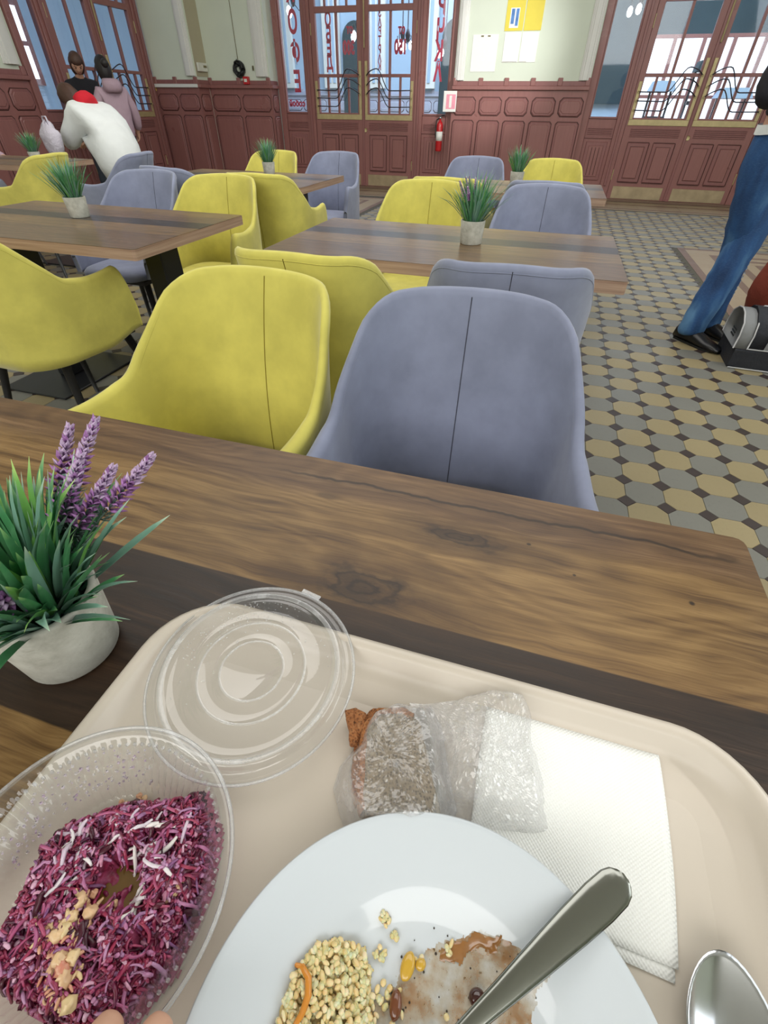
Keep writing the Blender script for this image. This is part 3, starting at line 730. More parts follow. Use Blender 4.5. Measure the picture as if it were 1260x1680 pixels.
# ------------------------------------------------------------------ potted plants
def concrete():
    k = NT('pale_concrete'); c = k.coord(); n1 = k.noise(c, 22, 6, .65); n2 = k.noise(c, 160, 4, .6); n3 = k.noise(k.mapping(c, (1, 1, 3)), 40, 4, .7)
    b = k.ramp(n1, [(0.3, lin(150, 148, 138)), (0.5, lin(184, 183, 174)), (0.7, lin(206, 206, 198))])
    b = k.mix(k.mrange(n3, .62, .75, 0, .5), b, lin(140, 134, 118)); b = k.mix(k.mrange(n2, .68, .76, 0, .4), b, lin(110, 106, 96))
    return k.done(k.bsdf(Base_Color=b, Roughness=.85, Normal=k.bump(n2, .25, .0008)))
M['concrete'] = concrete()
def leafmat(name, c0, c1, c2):
    k = NT(name); g = k.n('ShaderNodeAttribute', attribute_name='along'); t = g.outputs['Fac']
    n1 = k.noise(k.coord(), 60, 2)
    b = k.ramp(t, [(0.0, c0), (0.45, c1), (0.85, c1), (1.0, c2)])
    b = k.mix(k.mrange(n1, .4, .7, 0, .35), b, lin(120, 160, 130))
    return k.done(k.bsdf(Base_Color=b, Roughness=.42, Transmission_Weight=0.0, Subsurface_Weight=0.0))
M['leaf'] = leafmat('artificial_grass_leaf', lin(44, 92, 66), lin(74, 142, 92), lin(170, 214, 140))
M['leaf_b'] = leafmat('bluish_grass_leaf', lin(66, 98, 94), lin(120, 162, 146), lin(196, 220, 196))
M['leaf_c'] = leafmat('bright_grass_leaf', lin(60, 116, 56), lin(116, 178, 84), lin(200, 228, 130))
M['soil'] = simple('dark_foam_filler', lin(34, 36, 32), .9, 0, .4, 80)
M['lav_a'] = simple('lavender_floret', lin(214, 186, 222), .6, 0, .2, 90)
M['lav_b'] = simple('purple_floret', lin(178, 124, 188), .6, 0, .2, 90)
M['lav_stem'] = simple('grey_green_stem', lin(92, 112, 104), .6)
def blade(base, az, length, lean, width, curl=0.5, seg=6, twist=0.0):
    """a folded, tapering, drooping blade: vertices, faces and the position along it"""
    vs, fs, al = [], [], []
    d = Vector((math.cos(az), math.sin(az), 0)); s0 = Vector((-math.sin(az), math.cos(az), 0)); pos = Vector(base); ang = lean
    for i in range(seg+1):
        t = i/seg; w_ = width*(math.sin(PI*min(1, .18+t*.82))**.7)*(1 if t < 1 else 0)
        if i == seg: w_ = width*.03
        tw = twist*t; s = s0*math.cos(tw)+Vector((0, 0, 1))*math.sin(tw)
        nrm = Vector((-d.x*math.cos(ang), -d.y*math.cos(ang), math.sin(ang)))
        for k_, c in ((-1, 0), (0, -.22), (1, 0)): vs.append(pos+s*w_*k_/2+nrm*c*w_); al.append(t)
        dirv = d*math.sin(ang)+Vector((0, 0, 1))*math.cos(ang); pos = pos+dirv*length/seg; ang += curl/seg*(.4+1.2*t)
    for i in range(seg):
        b = i*3; fs += [(b, b+1, b+4, b+3), (b+1, b+2, b+5, b+4)]
    return vs, fs, al
def set_along(o, al):
    at = o.data.attributes.new('along', 'FLOAT', 'POINT'); at.data.foreach_set('value', al)
def pot(parent, rb=.0385, rt_=.0445, h_=.075):
    prof = [(0, .0), (rb-.003, 0), (rb, .003), (rt_, h_-.002), (rt_-.0015, h_), (rt_-.0055, h_), (rt_-.007, h_-.003), (rt_-.009, h_-.018), (0, h_-.018)]
    o = lathe('pot', prof, M['concrete'], parent, 56)
    lathe('filler', [(rt_-.0085, h_-.019), (rt_*.5, h_-.012), (0, h_-.010)], M['soil'], parent, 20); return o
def lavender(parent, base, az, lean, length, rnd, big=1.0, joined=None):
    d = Vector((math.cos(az)*math.sin(lean), math.sin(az)*math.sin(lean), math.cos(lean)))
    base = Vector(base); pts = [base+d*length*t+Vector((0, 0, -.015*t*t)) for t in (0, .35, .7, 1)]
    st = MB(); st.tube(pts, .0009, 5)
    fa, fb = MB(), MB()
    ax = (pts[3]-pts[2]).normalized(); a_ = ax.orthogonal().normalized(); b_ = ax.cross(a_)
    def petal(mb, c, dirv, ln, w_):
        s = dirv.cross(ax); s = s.normalized() if s.length > 1e-5 else a_
        n_ = dirv.cross(s).normalized()
        v = [c, c+dirv*ln*.5+s*w_+n_*w_*.5, c+dirv*ln, c+dirv*ln*.5-s*w_+n_*w_*.5, c+dirv*ln*.5-n_*w_*.6]
        mb.add(v, [(0, 1, 2), (0, 2, 3), (0, 4, 1), (1, 4, 2), (2, 4, 3), (3, 4, 0)])
    nr = 11 if big > .8 else 7; span = .052*big
    for i in range(nr):
        t = i/(nr-1); c = pts[3]+ax*(t*span-.02); r = 6
        for j in range(r):
            w_ = 2*PI*j/r+i*.5; out = (a_*math.cos(w_)+b_*math.sin(w_))
            dv = (out*(1-.55*t)+ax*(.35+.9*t)).normalized()
            petal(fa if (t > .45) ^ (rnd.random() < .2) else fb, c, dv, (.0125-.004*t)*big*rnd.uniform(.8, 1.2), .0026*big)
    for i in range(8):       # small needle leaves below the flower head
        c = pts[1].lerp(pts[3]-ax*.022, rnd.random())
        for j in range(4):
            w_ = rnd.uniform(0, 2*PI); out = (a_*math.cos(w_)+b_*math.sin(w_)); petal(st, c, (out+ax*.7).normalized(), .013*big, .0012*big)
    if joined is not None:
        for k_, mb in zip('abc', (fa, fb, st)): joined[k_].add(mb.v, mb.f)
        return
    o = st.build('flower_stem', M['lav_stem'], parent); fa.build('floret_tips', M['lav_a'], o); fb.build('florets', M['lav_b'], o)
def plant(name, label, loc, nbl, hgt, spread, lav=0, singles=False, seed=1, bw=.0055, rz=0):
    rnd = random.Random(seed); t = thing(name, label, 'plant', loc, rz, 'potted plants on the tables'); pot(t)
    groups = {'leaf': ([], [], []), 'leaf_b': ([], [], []), 'leaf_c': ([], [], [])}
    for i in range(nbl):
        az = rnd.uniform(0, 2*PI); rr = .028*math.sqrt(rnd.random()); lean = rnd.uniform(.03, spread)*(.35+.65*rr/.028)
        base = (rr*math.cos(az), rr*math.sin(az), .060); ln = hgt*rnd.uniform(.6, 1.08)*(1-.12*lean)
        mt = rnd.choices(['leaf', 'leaf_b', 'leaf_c'], [5, 4, 1.6])[0]
        vs, fs, al = blade(base, az+rnd.uniform(-.5, .5), ln, lean, bw*rnd.uniform(.7, 1.25), rnd.uniform(.15, 1.0), 6 if singles else 4, rnd.uniform(-1, 1))
        if singles: o = mesh('leaf', vs, fs, M[mt], t, True); set_along(o, al)
        else:
            g = groups[mt]; b = len(g[0]); g[0].extend(vs); g[1].extend(tuple(b+j for j in f) for f in fs); g[2].extend(al)
    if not singles:
        for k_, g in groups.items():
            if g[0]: o = mesh('leaves', g[0], g[1], M[k_], t, True); set_along(o, g[2]); tag(o, kind='stuff')
    J = None if singles else {'a': MB(), 'b': MB(), 'c': MB()}
    for i in range(lav):
        if singles: az, lean, ln = lav_spec[i]
        else: az, lean, ln = rnd.uniform(0, 2*PI), rnd.uniform(.15, .55), hgt*.72
        lavender(t, (.008*math.cos(az), .008*math.sin(az), .07), az, lean, ln, rnd, 1.0 if singles else .85, J)
    if J and lav:
        tag(J['a'].build('floret_tips', M['lav_a'], t), kind='stuff'); tag(J['b'].build('florets', M['lav_b'], t), kind='stuff'); tag(J['c'].build('flower_stems', M['lav_stem'], t), kind='stuff')
    return t
lav_spec = [(1.70,.66,.115),(.92,.76,.122),(1.0,.62,.10),(1.5,.68,.125),(2.5,.58,.11),(1.2,.5,.10),(3.0,.6,.1),(-2.2,.7,.1),(-.8,.5,.07)]
plant('potted_lavender', 'lavender and grass in a round concrete pot on the foreground table', (-.338, .141, .75), 290, .122, 1.0, 9, True, 3, .0088)
plant('potted_lavender', 'lavender and grass in a concrete pot on the middle table', (-.258, 1.955, .75), 210, .165, .85, 7, False, 5, .006)
plant('potted_grass', 'green grass in a pale pot on the left table', (-1.98, 1.885, .75), 210, .155, .7, 0, False, 6, .006)
plant('potted_grass', 'green grass in a pale pot on the far table before the left double door', (-2.02, 3.73, .75), 190, .15, .65, 0, False, 8, .006)
plant('potted_grass', 'green grass in a pale pot on the furthest right table', (-.251, 3.80, .75), 190, .15, .65, 0, False, 9, .006)
plant('potted_grass', 'green grass in a pale pot at the far left picture edge', (-4.19, 3.75, .75), 190, .15, .65, 0, False, 10, .006)

# ------------------------------------------------------------------ on the foreground table
def clear_plastic(name, white=0.05, gloss=0.55, rough=0.06, bumpy=0.0, fog=0.0):
    k = NT(name); lw = k.n('ShaderNodeLayerWeight', {0: 0.45}); c = k.coord()
    nrm = None
    if bumpy: nrm = k.bump(k.noise(c, 260, 4, .6), bumpy, .002)
    tr = k.n('ShaderNodeBsdfTransparent', {0: (0.97, 0.975, 0.98, 1)})
    df = k.n('ShaderNodeBsdfDiffuse', {0: (0.85, 0.86, 0.88, 1)}); gl = k.n('ShaderNodeBsdfGlossy', {'Roughness': rough})
    if nrm is not None: k.put(gl.inputs['Normal'], nrm)
    w_ = k.math('MULTIPLY_ADD', lw.outputs['Facing'], white*2.2, white)
    if fog: w_ = k.math('ADD', w_, k.mrange(k.noise(c, 38, 5, .75), .52, .68, 0, fog))
    a1 = k.n('ShaderNodeMixShader', {0: w_, 1: tr, 2: df})
    return k.done(k.n('ShaderNodeMixShader', {0: k.math('MULTIPLY_ADD', k.math('POWER', lw.outputs['Facing'], 2.2), gloss, 0.075), 1: a1, 2: gl}))
M['clear'] = clear_plastic('clear_plastic', .035, .85, .05)
M['clear_glint'] = clear_plastic('misted_glint_plastic', .16, .85, .08, .3, .25)  # mottled mist; the extra white paints highlights on rims, rings and beads
def bagmat():
    k = NT('thin_bag_film'); c = k.coord(); lw = k.n('ShaderNodeLayerWeight', {0: 0.5})
    tr = k.n('ShaderNodeBsdfTransparent', {0: (0.98, 0.98, 0.985, 1)}); df = k.n('ShaderNodeBsdfTranslucent', {0: (0.97, 0.97, 0.98, 1)}); d2 = k.n('ShaderNodeBsdfDiffuse', {0: (0.97, 0.97, 0.98, 1)})
    mx = k.n('ShaderNodeMixShader', {0: .6, 1: df, 2: d2}); gl = k.n('ShaderNodeBsdfGlossy', {'Roughness': .12})
    cr = k.noise(k.mapping(c, (60, 60, 60)), 1.0, 6, .7)
    f = k.math('ADD', k.math('MULTIPLY_ADD', lw.outputs['Facing'], .30, .10), k.mrange(cr, .50, .66, 0, .22))
    a1 = k.n('ShaderNodeMixShader', {0: f, 1: tr, 2: mx})
    return k.done(k.n('ShaderNodeMixShader', {0: k.math('MULTIPLY_ADD', k.math('POWER', lw.outputs['Facing'], 1.5), .45, .09), 1: a1, 2: gl}))
M['bag'] = bagmat()
M['tray'] = simple('cream_plastic_tray', lin(203, 193, 180), .33, 0, .03, 12, .03)
M['porcelain'] = simple('white_porcelain', lin(208, 215, 222), .12, 0, .015, 4, coat=.4)

def rrect(x0, x1, y0, y1, r, ins, n=10):
    pts = []; r_ = max(.004, r-ins)
    for sx_, sy2, a0 in ((1, 1, 0), (-1, 1, 90), (-1, -1, 180), (1, -1, 270)):
        ex = (x1-ins if sx_ > 0 else x0+ins)-sx_*r_; ey = (y1-ins if sy2 > 0 else y0+ins)-sy2*r_
        for j in range(n+1):
            w_ = math.radians(a0+90*j/n); pts.append((ex+r_*math.cos(w_), ey+r_*math.sin(w_)))
    return pts
tray = thing('serving_tray', 'cream plastic serving tray with rounded corners on the foreground table', 'tray', (0, 0, .75))
prof = [(.024, .0022), (.016, .0022), (.008, .006), (.004, .014), (0, .016), (-.001, .019), (.0005, .0225), (.004, .0245), (.008, .0242), (.0115, .0215), (.017, .012), (.023, .0075), (.030, .0062), (.05, .0060)]
vs = []; n = 44
for ins, z in prof: vs += [(x, y, z) for x, y in rrect(-.2635, .2345, -.165, .2165, .066, ins)]
fs = grid_faces(len(prof), n, close_v=True); fs.append(tuple(range((len(prof)-1)*n, len(prof)*n))); fs.append(tuple(range(n))[::-1])
mesh('tray_body', vs, fs, M['tray'], tray, True)
for p in tray.children[0].data.polygons[-2:]: p.use_smooth = False

def plastic_tub(cx, cy_, zb):
    t = thing('salad_container', 'round clear plastic tub with ribbed wall holding the beetroot salad', 'container', (cx, cy_, zb))
    prof = [(0, .0005), (.050, .0005), (.0545, .0025)]+[(.0565+.0195*(j/12)**1.1, .005+.0295*j/12) for j in range(13)]+[(.0775, .036), (.0785, .0375), (.0805, .0383), (.083, .0378), (.0842, .0362), (.0842, .0340)]
    def fn(r, z, w_, j):
        if 3 <= j <= 15:
            rib = max(0, math.sin(72*w_)); band = .0019 if (j % 6) < 4 else .0002
            r -= rib*band
        return r, z
    lathe('tub', prof, M['clear'], t, 432, fn=fn)
    mb = MB()
    for k_ in range(90):
        w_ = 2*PI*k_/90; r = .0752; c = Vector((r*math.cos(w_), r*math.sin(w_), .0325)); vs = []; 
        for i in range(4):
            for j in range(6):
                ph = PI*(i+.5)/4; th = 2*PI*j/6; vs.append(c+Vector((math.sin(ph)*math.cos(th)*.0012, math.sin(ph)*math.sin(th)*.0012, math.cos(ph)*.0022)))
        mb.add(vs, grid_faces(4, 6, close_v=True))
    tag(mb.build('rim_beads', M['clear_glint'], t), kind='stuff')
    lathe('rim_edge', [(.0832, .0378), (.0844, .0390), (.0858, .0378), (.0844, .0362)], M['clear_glint'], t, 96, closed=True)
    return t
tub = plastic_tub(-.180, .005, .7562)

# beetroot salad: a heaped body with many shreds on it, one heap nobody could count
SAL = [(-.149, .0709), (-.1575, .0624), (-.1941, .0473), (-.2207, .028), (-.2272, .0105), (-.2197, -.0135), (-.2193, -.0219), (-.2098, -.0446), (-.182, -.0481), (-.150, -.0482), (-.1244, -.0375), (-.1144, -.0145), (-.1159, .0244), (-.1258, .053)]
def inpoly(x, y, P):
    c = False; j = len(P)-1
    for i in range(len(P)):
        if (P[i][1] > y) != (P[j][1] > y) and x < (P[j][0]-P[i][0])*(y-P[i][1])/(P[j][1]-P[i][1])+P[i][0]: c = not c
        j = i
    return c
def edged(x, y, P):
    d = 9
    for i in range(len(P)):
        a_, b_ = Vector(P[i]), Vector(P[(i+1) % len(P)]); ab = b_-a_; t = max(0, min(1, (Vector((x, y))-a_).dot(ab)/ab.length_squared)); d = min(d, (Vector((x, y))-a_-ab*t).length)
    return d if inpoly(x, y, P) else -d
def sal_z(x, y):
    d = edged(x, y, SAL)
    e = max(0, min(1, d/.016)); z = .0225*math.sqrt(max(0, e*(2-e)))
    z += .011*(mnoise.noise(Vector((x*60, y*60, 1)))+.6*mnoise.noise(Vector((x*150, y*150, 4))))*e
    cr = math.exp(-((x+.168)**2/.017**2+(y-.009)**2/.014**2)**1.8); z -= .020*cr
    return max(.0005, z)
def vcol(name, stops, rough=.3, isl=True, sub=0.0, sc=90):
    k = NT(name); g = k.n('ShaderNodeNewGeometry'); c = k.coord()
    f = g.outputs['Random Per Island'] if isl else k.mrange(k.noise(c, sc, 5, .7), .3, .7)
    n1 = k.noise(c, 320, 3)
    b = k.mix(k.mrange(n1, .4, .7, 0, .3), k.ramp(f, stops), stops[-1][1])
    return k.done(k.bsdf(Base_Color=b, Roughness=rough, Subsurface_Weight=sub, Subsurface_Scale=.002, Normal=k.bump(n1, .3, .0008)))
beet = [(0, lin(70, 16, 44)), (.22, lin(120, 24, 54)), (.5, lin(166, 54, 86)), (.75, lin(184, 104, 148)), (.9, lin(198, 150, 188)), (1, lin(120, 70, 120))]
M['beet'] = vcol('beetroot_shreds', beet); M['beet_base'] = vcol('beetroot_mash', [(0, lin(80, 12, 36)), (.5, lin(146, 40, 78)), (1, lin(188, 110, 150))], .35, False)
M['cabbage'] = vcol('pale_cabbage_shreds', [(0, lin(205, 180, 205)), (.5, lin(226, 218, 226)), (1, lin(236, 232, 226))])
M['potato'] = vcol('creamy_lumps', [(0, lin(206, 132, 112)), (.5, lin(220, 176, 140)), (1, lin(232, 208, 158))])
M['oil'] = simple('brown_dressing', lin(122, 92, 44), .12, 0, .25, 60, coat=.5)
sal = thing('beetroot_salad', 'magenta shredded beetroot and cabbage salad heaped in the clear tub', 'salad', (0, 0, .7575)); sal['kind'] = 'stuff'
vs, idx, fs = [], {}, []
N_ = 70
for i in range(N_+1):
    for j in range(N_+1):
        x, y = -.232+.125*i/N_, -.054+.13*j/N_
        if edged(x, y, SAL) > -.0022: idx[i, j] = len(vs); vs.append((x, y, sal_z(x, y)))
for i in range(N_):
    for j in range(N_):
        k4 = [(i, j), (i+1, j), (i+1, j+1), (i, j+1)]
        if all(q_ in idx for q_ in k4): fs.append(tuple(idx[q_] for q_ in k4))
mesh('mash', vs, fs, M['beet_base'], sal, True)['kind'] = 'stuff'
rnd = random.Random(11)
def shreds(name, n_, l0, l1, w0, w1, mat, lift=0.002, where=None, par=sal, zf=sal_z, flat=.7):
    mb = MB(); c_ = 0; tries = 0
    while c_ < n_ and tries < n_*30:
        tries += 1
        x, y = rnd.uniform(-.23, -.105), rnd.uniform(-.054, .072)
        if where:
            cx, cy2, rx, ry = rnd.choice(where); x = rnd.gauss(cx, rx); y = rnd.gauss(cy2, ry)
        if edged(x, y, SAL) < .001: continue
        if not where and ((x+.168)/.0165)**2+((y-.009)/.0135)**2 < 1 and rnd.random() < .92: continue
        ln = rnd.uniform(l0, l1); az = rnd.uniform(0, 2*PI); w_ = rnd.uniform(w0, w1); turn = rnd.uniform(-1.6, 1.6); el = rnd.uniform(-.35, .5)
        p = Vector((x, y, zf(x, y)+rnd.uniform(0, lift))); pts = []; rd = []; m_ = 6
        for i in range(m_):
            t = i/(m_-1); pts.append(p.copy()); rd.append(w_*(.35+.65*math.sin(PI*(.12+.76*t))))
            a2 = az+turn*t
            if (p-Vector((-.18, .005, p.z))).length > .068 or edged(p.x, p.y, SAL) < 0: continue
            p = p+Vector((math.cos(a2), math.sin(a2), el*(1-2*t)))*ln/(m_-1)
            zz = zf(p.x, p.y) if edged(p.x, p.y, SAL) > 0 else .004
            p.z = max(p.z, zz+w_*.2)
            if p.z > zz+.006: p.z = zz+.006
        v_, f_ = tube_data(pts, rd, 4); mb.add(v_, f_); c_ += 1
    o = mb.build(name, mat, par); o['kind'] = 'stuff'; return o
shreds('beetroot_shreds', 820, .005, .013, .0007, .0013, M['beet'], .0018)
shreds('beetroot_bits', 2300, .0015, .0045, .0007, .0016, M['beet'], .0022)
shreds('cabbage_shreds', 46, .008, .018, .0010, .0017, M['cabbage'], .004, [(-.178, .030, .007, .005), (-.170, .033, .008, .004), (-.197, .010, .006, .007), (-.195, -.003, .004, .005), (-.150, .037, .008, .006), (-.145, .018, .006, .006), (-.20, .02, .006, .004)])
def lumps(name, pts, mat, par):
    mb = MB()
    for x, y, z, r in pts:
        seed_ = rnd.random()*50
        v_, f_ = [], grid_faces(9, 10, close_v=True)
        for i in range(9):
            for j in range(10):
                ph = PI*(i+.02)/8.04; th = 2*PI*j/10; d = Vector((math.sin(ph)*math.cos(th), math.sin(ph)*math.sin(th), math.cos(ph)*.7))
                v_.append(Vector((x, y, z))+d*r*(1+.7*mnoise.noise(d*1.9+Vector((seed_, 0, 0)))))
        mb.add(v_, f_)
    o = mb.build(name, mat, par); o['kind'] = 'stuff'; return o
lumps('potato_lumps', [(x+rnd.gauss(0, r*.8), y+rnd.gauss(0, r*.8), sal_z(x, y)+.0015, r*rnd.uniform(.3, .62)) for x, y, r in 5* [(-.171, -.0155, .0075), (-.180, -.0104, .006), (-.169, -.0265, .006), (-.163, -.036, .0075), (-.166, -.005, .0045), (-.186, -.018, .004), (-.160, -.028, .004), (-.176, -.004, .004), (-.155, -.040, .005), (-.134, .012, .003), (-.128, .020, .0028), (-.2, .047, .003), (-.19, .052, .0035)]], M['potato'], sal)
shreds('pale_bits', 260, .002, .006, .0008, .0016, vcol('pink_cream_bits', [(0, lin(196, 120, 150)), (1, lin(216, 176, 200))]), .003)
shreds('dark_peel', 26, .006, .012, .0014, .0024, vcol('dark_beet_peel', [(0, lin(50, 14, 34)), (1, lin(84, 24, 44))]), .005)
shreds('creamy_bits', 90, .003, .007, .0008, .0014, M['potato'], .002, [(-.172, -.018, .009, .010), (-.163, -.034, .008, .006)])
vs = [(-.168, .009, .0085)]+[(-.168+.0165*math.cos(w_), .009+.0135*math.sin(w_), .0085) for w_ in [2*PI*i/20 for i in range(20)]]
mesh('dressing_pool', vs, [(0, 1+i, 1+(i+1) % 20) for i in range(20)], M['oil'], sal, True)
# crumbs of cream smeared on the left wall of the tub
mb = MB(); 
for i in range(220):
    w_ = rnd.uniform(1.7, 3.3); h_ = rnd.uniform(.1, .95); r = .056+.0175*h_; z = .004+.029*h_
    c = Vector((-.180+r*math.cos(w_), .005+r*math.sin(w_), .7575-.7575+z)); s_ = rnd.uniform(.0003, .0012)
    v_ = [c+Vector((math.sin(PI*(a_+.5)/3)*math.cos(b_*PI/2.5), math.sin(PI*(a_+.5)/3)*math.sin(b_*PI/2.5), math.cos(PI*(a_+.5)/3)))*s_*rnd.uniform(.7, 1.4) for a_ in range(3) for b_ in range(5)]
    mb.add(v_, grid_faces(3, 5, close_v=True)+[(4, 3, 2, 1, 0), (10, 11, 12, 13, 14)])
tag(mb.build('cream_smears', M['cabbage'], sal), kind='stuff')

# loose lid lying half on the tray rim
lid = thing('container_lid', 'round transparent lid with ring grooves lying over the far tray edge', 'lid', (-.160, .1585, .7690)); lid.rotation_euler = (math.radians(3.2), 0, 0)
prof = [(0, .0035), (.024, .0035), (.0255, .0050), (.027, .0050), (.0285, .0035), (.042, .0035), (.0435, .0052), (.045, .0052), (.0465, .0035), (.064, .0035), (.068, .0055), (.0705, .0085), (.0735, .0090), (.0755, .0070), (.0765, .0030), (.0785, .0018), (.082, .0016), (.0845, .0026), (.0852, .0018)]
lathe('lid_disc', prof, M['clear'], lid, 96)
lathe('lid_rim', [(.0838, .0022), (.0850, .0034), (.0862, .0024), (.0850, .0012)], M['clear_glint'], lid, 96, closed=True)
lathe('ring_groove', [(.0432, .0054), (.0442, .0060), (.0452, .0054)], M['clear_glint'], lid, 96); lathe('ring_groove', [(.0252, .0052), (.0262, .0058), (.0272, .0052)], M['clear_glint'], lid, 72)
lathe('step_ring', [(.0695, .0080), (.0715, .0095), (.0735, .0094)], M['clear_glint'], lid, 96)
mb = MB()
for i in range(260):      # water drops on the left and far part
    w_ = rnd.gauss(2.3, .75); r = .030+.038*math.sqrt(rnd.random()); s_ = rnd.uniform(.0002, .0008); c = Vector((r*math.cos(w_), r*math.sin(w_), .0040))
    v_ = [c+Vector((math.cos(b_*PI/3)*s_*q1, math.sin(b_*PI/3)*s_*q1, s_*q2)) for q1, q2 in ((1, 0), (.75, .45), (.05, .6)) for b_ in range(6)]
    mb.add(v_, grid_faces(3, 6, close_v=True))
tag(mb.build('water_drops', M['clear_glint'], lid), kind='stuff')
b_ = box('pull_tab', -.010, .010, .0845, .090, .0012, .0024, M['clear_glint'], lid, .0005); b_.rotation_euler = (0, 0, -.18)

# white plate with leftovers
plate = thing('dinner_plate', 'white porcelain dinner plate with rice and sauce leftovers on the tray', 'plate', (.030, -.020, .7563))
prof = [(0, .003), (.055, .003), (.066, .0042), (.074, .008), (.081, .0135), (.090, .0175), (.105, .0225), (.1175, .0275), (.1205, .0285), (.1215, .0280), (.1205, .0262), (.108, .0200), (.090, .0140), (.078, .0085), (.070, .0025), (.066, .0008), (.050, .0006), (0, .0006)]
lathe('plate_body', prof, M['porcelain'], plate, 128)
def blobmesh(name, poly, z, mat, par, jit=.0015, h_=.0006, zf=None, res=.0011):
    x0 = min(p[0] for p in poly)-.004; x1 = max(p[0] for p in poly)+.004; y0 = min(p[1] for p in poly)-.004; y1 = max(p[1] for p in poly)+.004
    nx, ny = int((x1-x0)/res), int((y1-y0)/res); idx = {}; vs = []; fs = []
    for i in range(nx):
        for j in range(ny):
            x, y = x0+i*res, y0+j*res; d = edged(x, y, poly)+jit*(mnoise.noise(Vector((x*220, y*220, 0)))+.5*mnoise.noise(Vector((x*600, y*600, 3))))
            if d > -res*.7: idx[i, j] = len(vs); vs.append((x, y, (zf(x, y) if zf else z)+h_*max(-.3, min(1, d/.002))))
    for i in range(nx):
        for j in range(ny):
            k4 = [(i, j), (i+1, j), (i+1, j+1), (i, j+1)]
            if all(q_ in idx for q_ in k4): fs.append(tuple(idx[q_] for q_ in k4))
    return mesh(name, vs, fs, mat, par, True)
def plate_z(x, y):
    r = math.hypot(x-.030, y+.020); z = .003
    for (r0_, z0), (r1_, z1) in zip(prof[:9], prof[1:9]):
        if r0_ <= r <= r1_: z = z0+(z1-z0)*(r-r0_)/(r1_-r0_)
    return .7563+z
def saucemat():
    k = NT('thin_brown_sauce'); c = k.coord(); n1 = k.noise(c, 55, 5, .6); n2 = k.noise(c, 420, 3, .6)
    b = k.ramp(n1, [(.30, lin(206, 190, 150)), (.48, lin(196, 168, 120)), (.60, lin(168, 124, 74)), (.75, lin(130, 84, 46))])
    b = k.mix(k.mrange(n2, .66, .72, 0, .85), b, lin(74, 50, 28))
    al = k.math('ADD', k.mrange(n1, .36, .66, .12, .85), k.mrange(n2, .66, .72, 0, .5), clamp=True)
    bs = k.bsdf(Base_Color=b, Roughness=.1, Coat_Weight=.6); tr = k.n('ShaderNodeBsdfTransparent')
    return k.done(k.n('ShaderNodeMixShader', {0: al, 1: tr, 2: bs}))
M['sauce'] = saucemat()
M['sauce_dark'] = simple('browned_sauce', lin(152, 104, 56), .15, 0, .35, 200, coat=.6)
M['rice'] = vcol('buttery_rice_grains', [(0, lin(222, 196, 134)), (.5, lin(234, 212, 158)), (1, lin(240, 226, 188))], .26, True, .4)
lo = thing('rice_leftovers', 'leftover yellow rice grains and brown sauce smeared in the plate', 'food', (0, 0, 0)); lo['kind'] = 'stuff'
tag(blobmesh('sauce_film', [(.018, .0377), (.031, .046), (.0469, .0548), (.0715, .0529), (.086, .0519), (.0792, .0353), (.078, .0023), (.05, -.04), (0, -.035), (-.0488, -.014), (-.0485, .004), (-.036, .012), (.0037, .0121), (.0063, .029)], 0, M['sauce'], lo, .003, .0005, plate_z), kind='stuff')
tag(blobmesh('sauce_edge', [(.0237, .0360), (.031, .0440), (.044, .0520), (.058, .0535), (.056, .047), (.044, .045), (.036, .037), (.030, .035)], 0, M['sauce_dark'], lo, .003, .0008, lambda x, y: plate_z(x, y)+.0004), kind='stuff')
RICE = [(-.0499, .0051), (-.0426, .0214), (-.0307, .0271), (-.016, .0275), (-.0086, .0202), (-.0088, .0082), (.0001, .0018), (-.003, -.03), (-.0512, -.0239)]
def grain(mb, x, y, z, s=1.0):
    ln, w_ = rnd.uniform(.0014, .0024)*s, rnd.uniform(.0011, .0018)*s; az, el = rnd.uniform(0, 2*PI), rnd.uniform(-.5, .5)
    d = Vector((math.cos(az)*math.cos(el), math.sin(az)*math.cos(el), math.sin(el))); p = Vector((x, y, z))
    mb.tube([p-d*ln, p-d*ln*.6, p, p+d*ln*.6, p+d*ln], [w_*.3, w_*.85, w_, w_*.85, w_*.3], 6)
tag(blobmesh('rice_bed', RICE, 0, M['rice'], lo, .0015, .0035, plate_z), kind='stuff')
mb = MB(); c_ = 0
while c_ < 900:
    x, y = rnd.uniform(-.052, .003), rnd.uniform(-.03, .03)
    d = edged(x, y, RICE)
    if d < .001: continue
    grain(mb, x, y, plate_z(x, y)+.002+rnd.uniform(0, min(.0085, .002+d*.55)), 1.05); c_ += 1
tag(mb.build('rice_grains', M['rice'], lo), kind='stuff')
mb = MB()
for x, y, n_, s_ in ((-.0078, .0435, 9, .0015), (-.0005, .0384, 7, .0015), (-.0062, .028, 7, .0020), (.0297, .0399, 5, .002), (.0159, .0318, 4, .0015), (-.003, .010, 20, .004), (.02, .0, 14, .01)):
    for i in range(n_): 
        gx, gy = rnd.gauss(x, s_), rnd.gauss(y, s_); grain(mb, gx, gy, plate_z(gx, gy)+.0012)
tag(mb.build('stray_grains', M['rice'], lo), kind='stuff')
mb = MB()
for i in range(70):
    x, y = rnd.uniform(.0, .082), rnd.uniform(-.02, .052)
    if math.hypot(x-.03, y+.02) > .085 or (y > .04 and x < .02): continue
    s_ = rnd.uniform(.0003, .0008); c = Vector((x, y, plate_z(x, y)+.0006)); v_ = [c+Vector((math.cos(b_*PI/2.5)*s_*q1, math.sin(b_*PI/2.5)*s_*q1, s_*q2)) for q1, q2 in ((1, 0), (.7, .5), (.1, .7)) for b_ in range(5)]
    mb.add(v_, grid_faces(3, 5, close_v=True))
M['pepper'] = simple('black_pepper_specks', lin(50, 38, 26), .5)
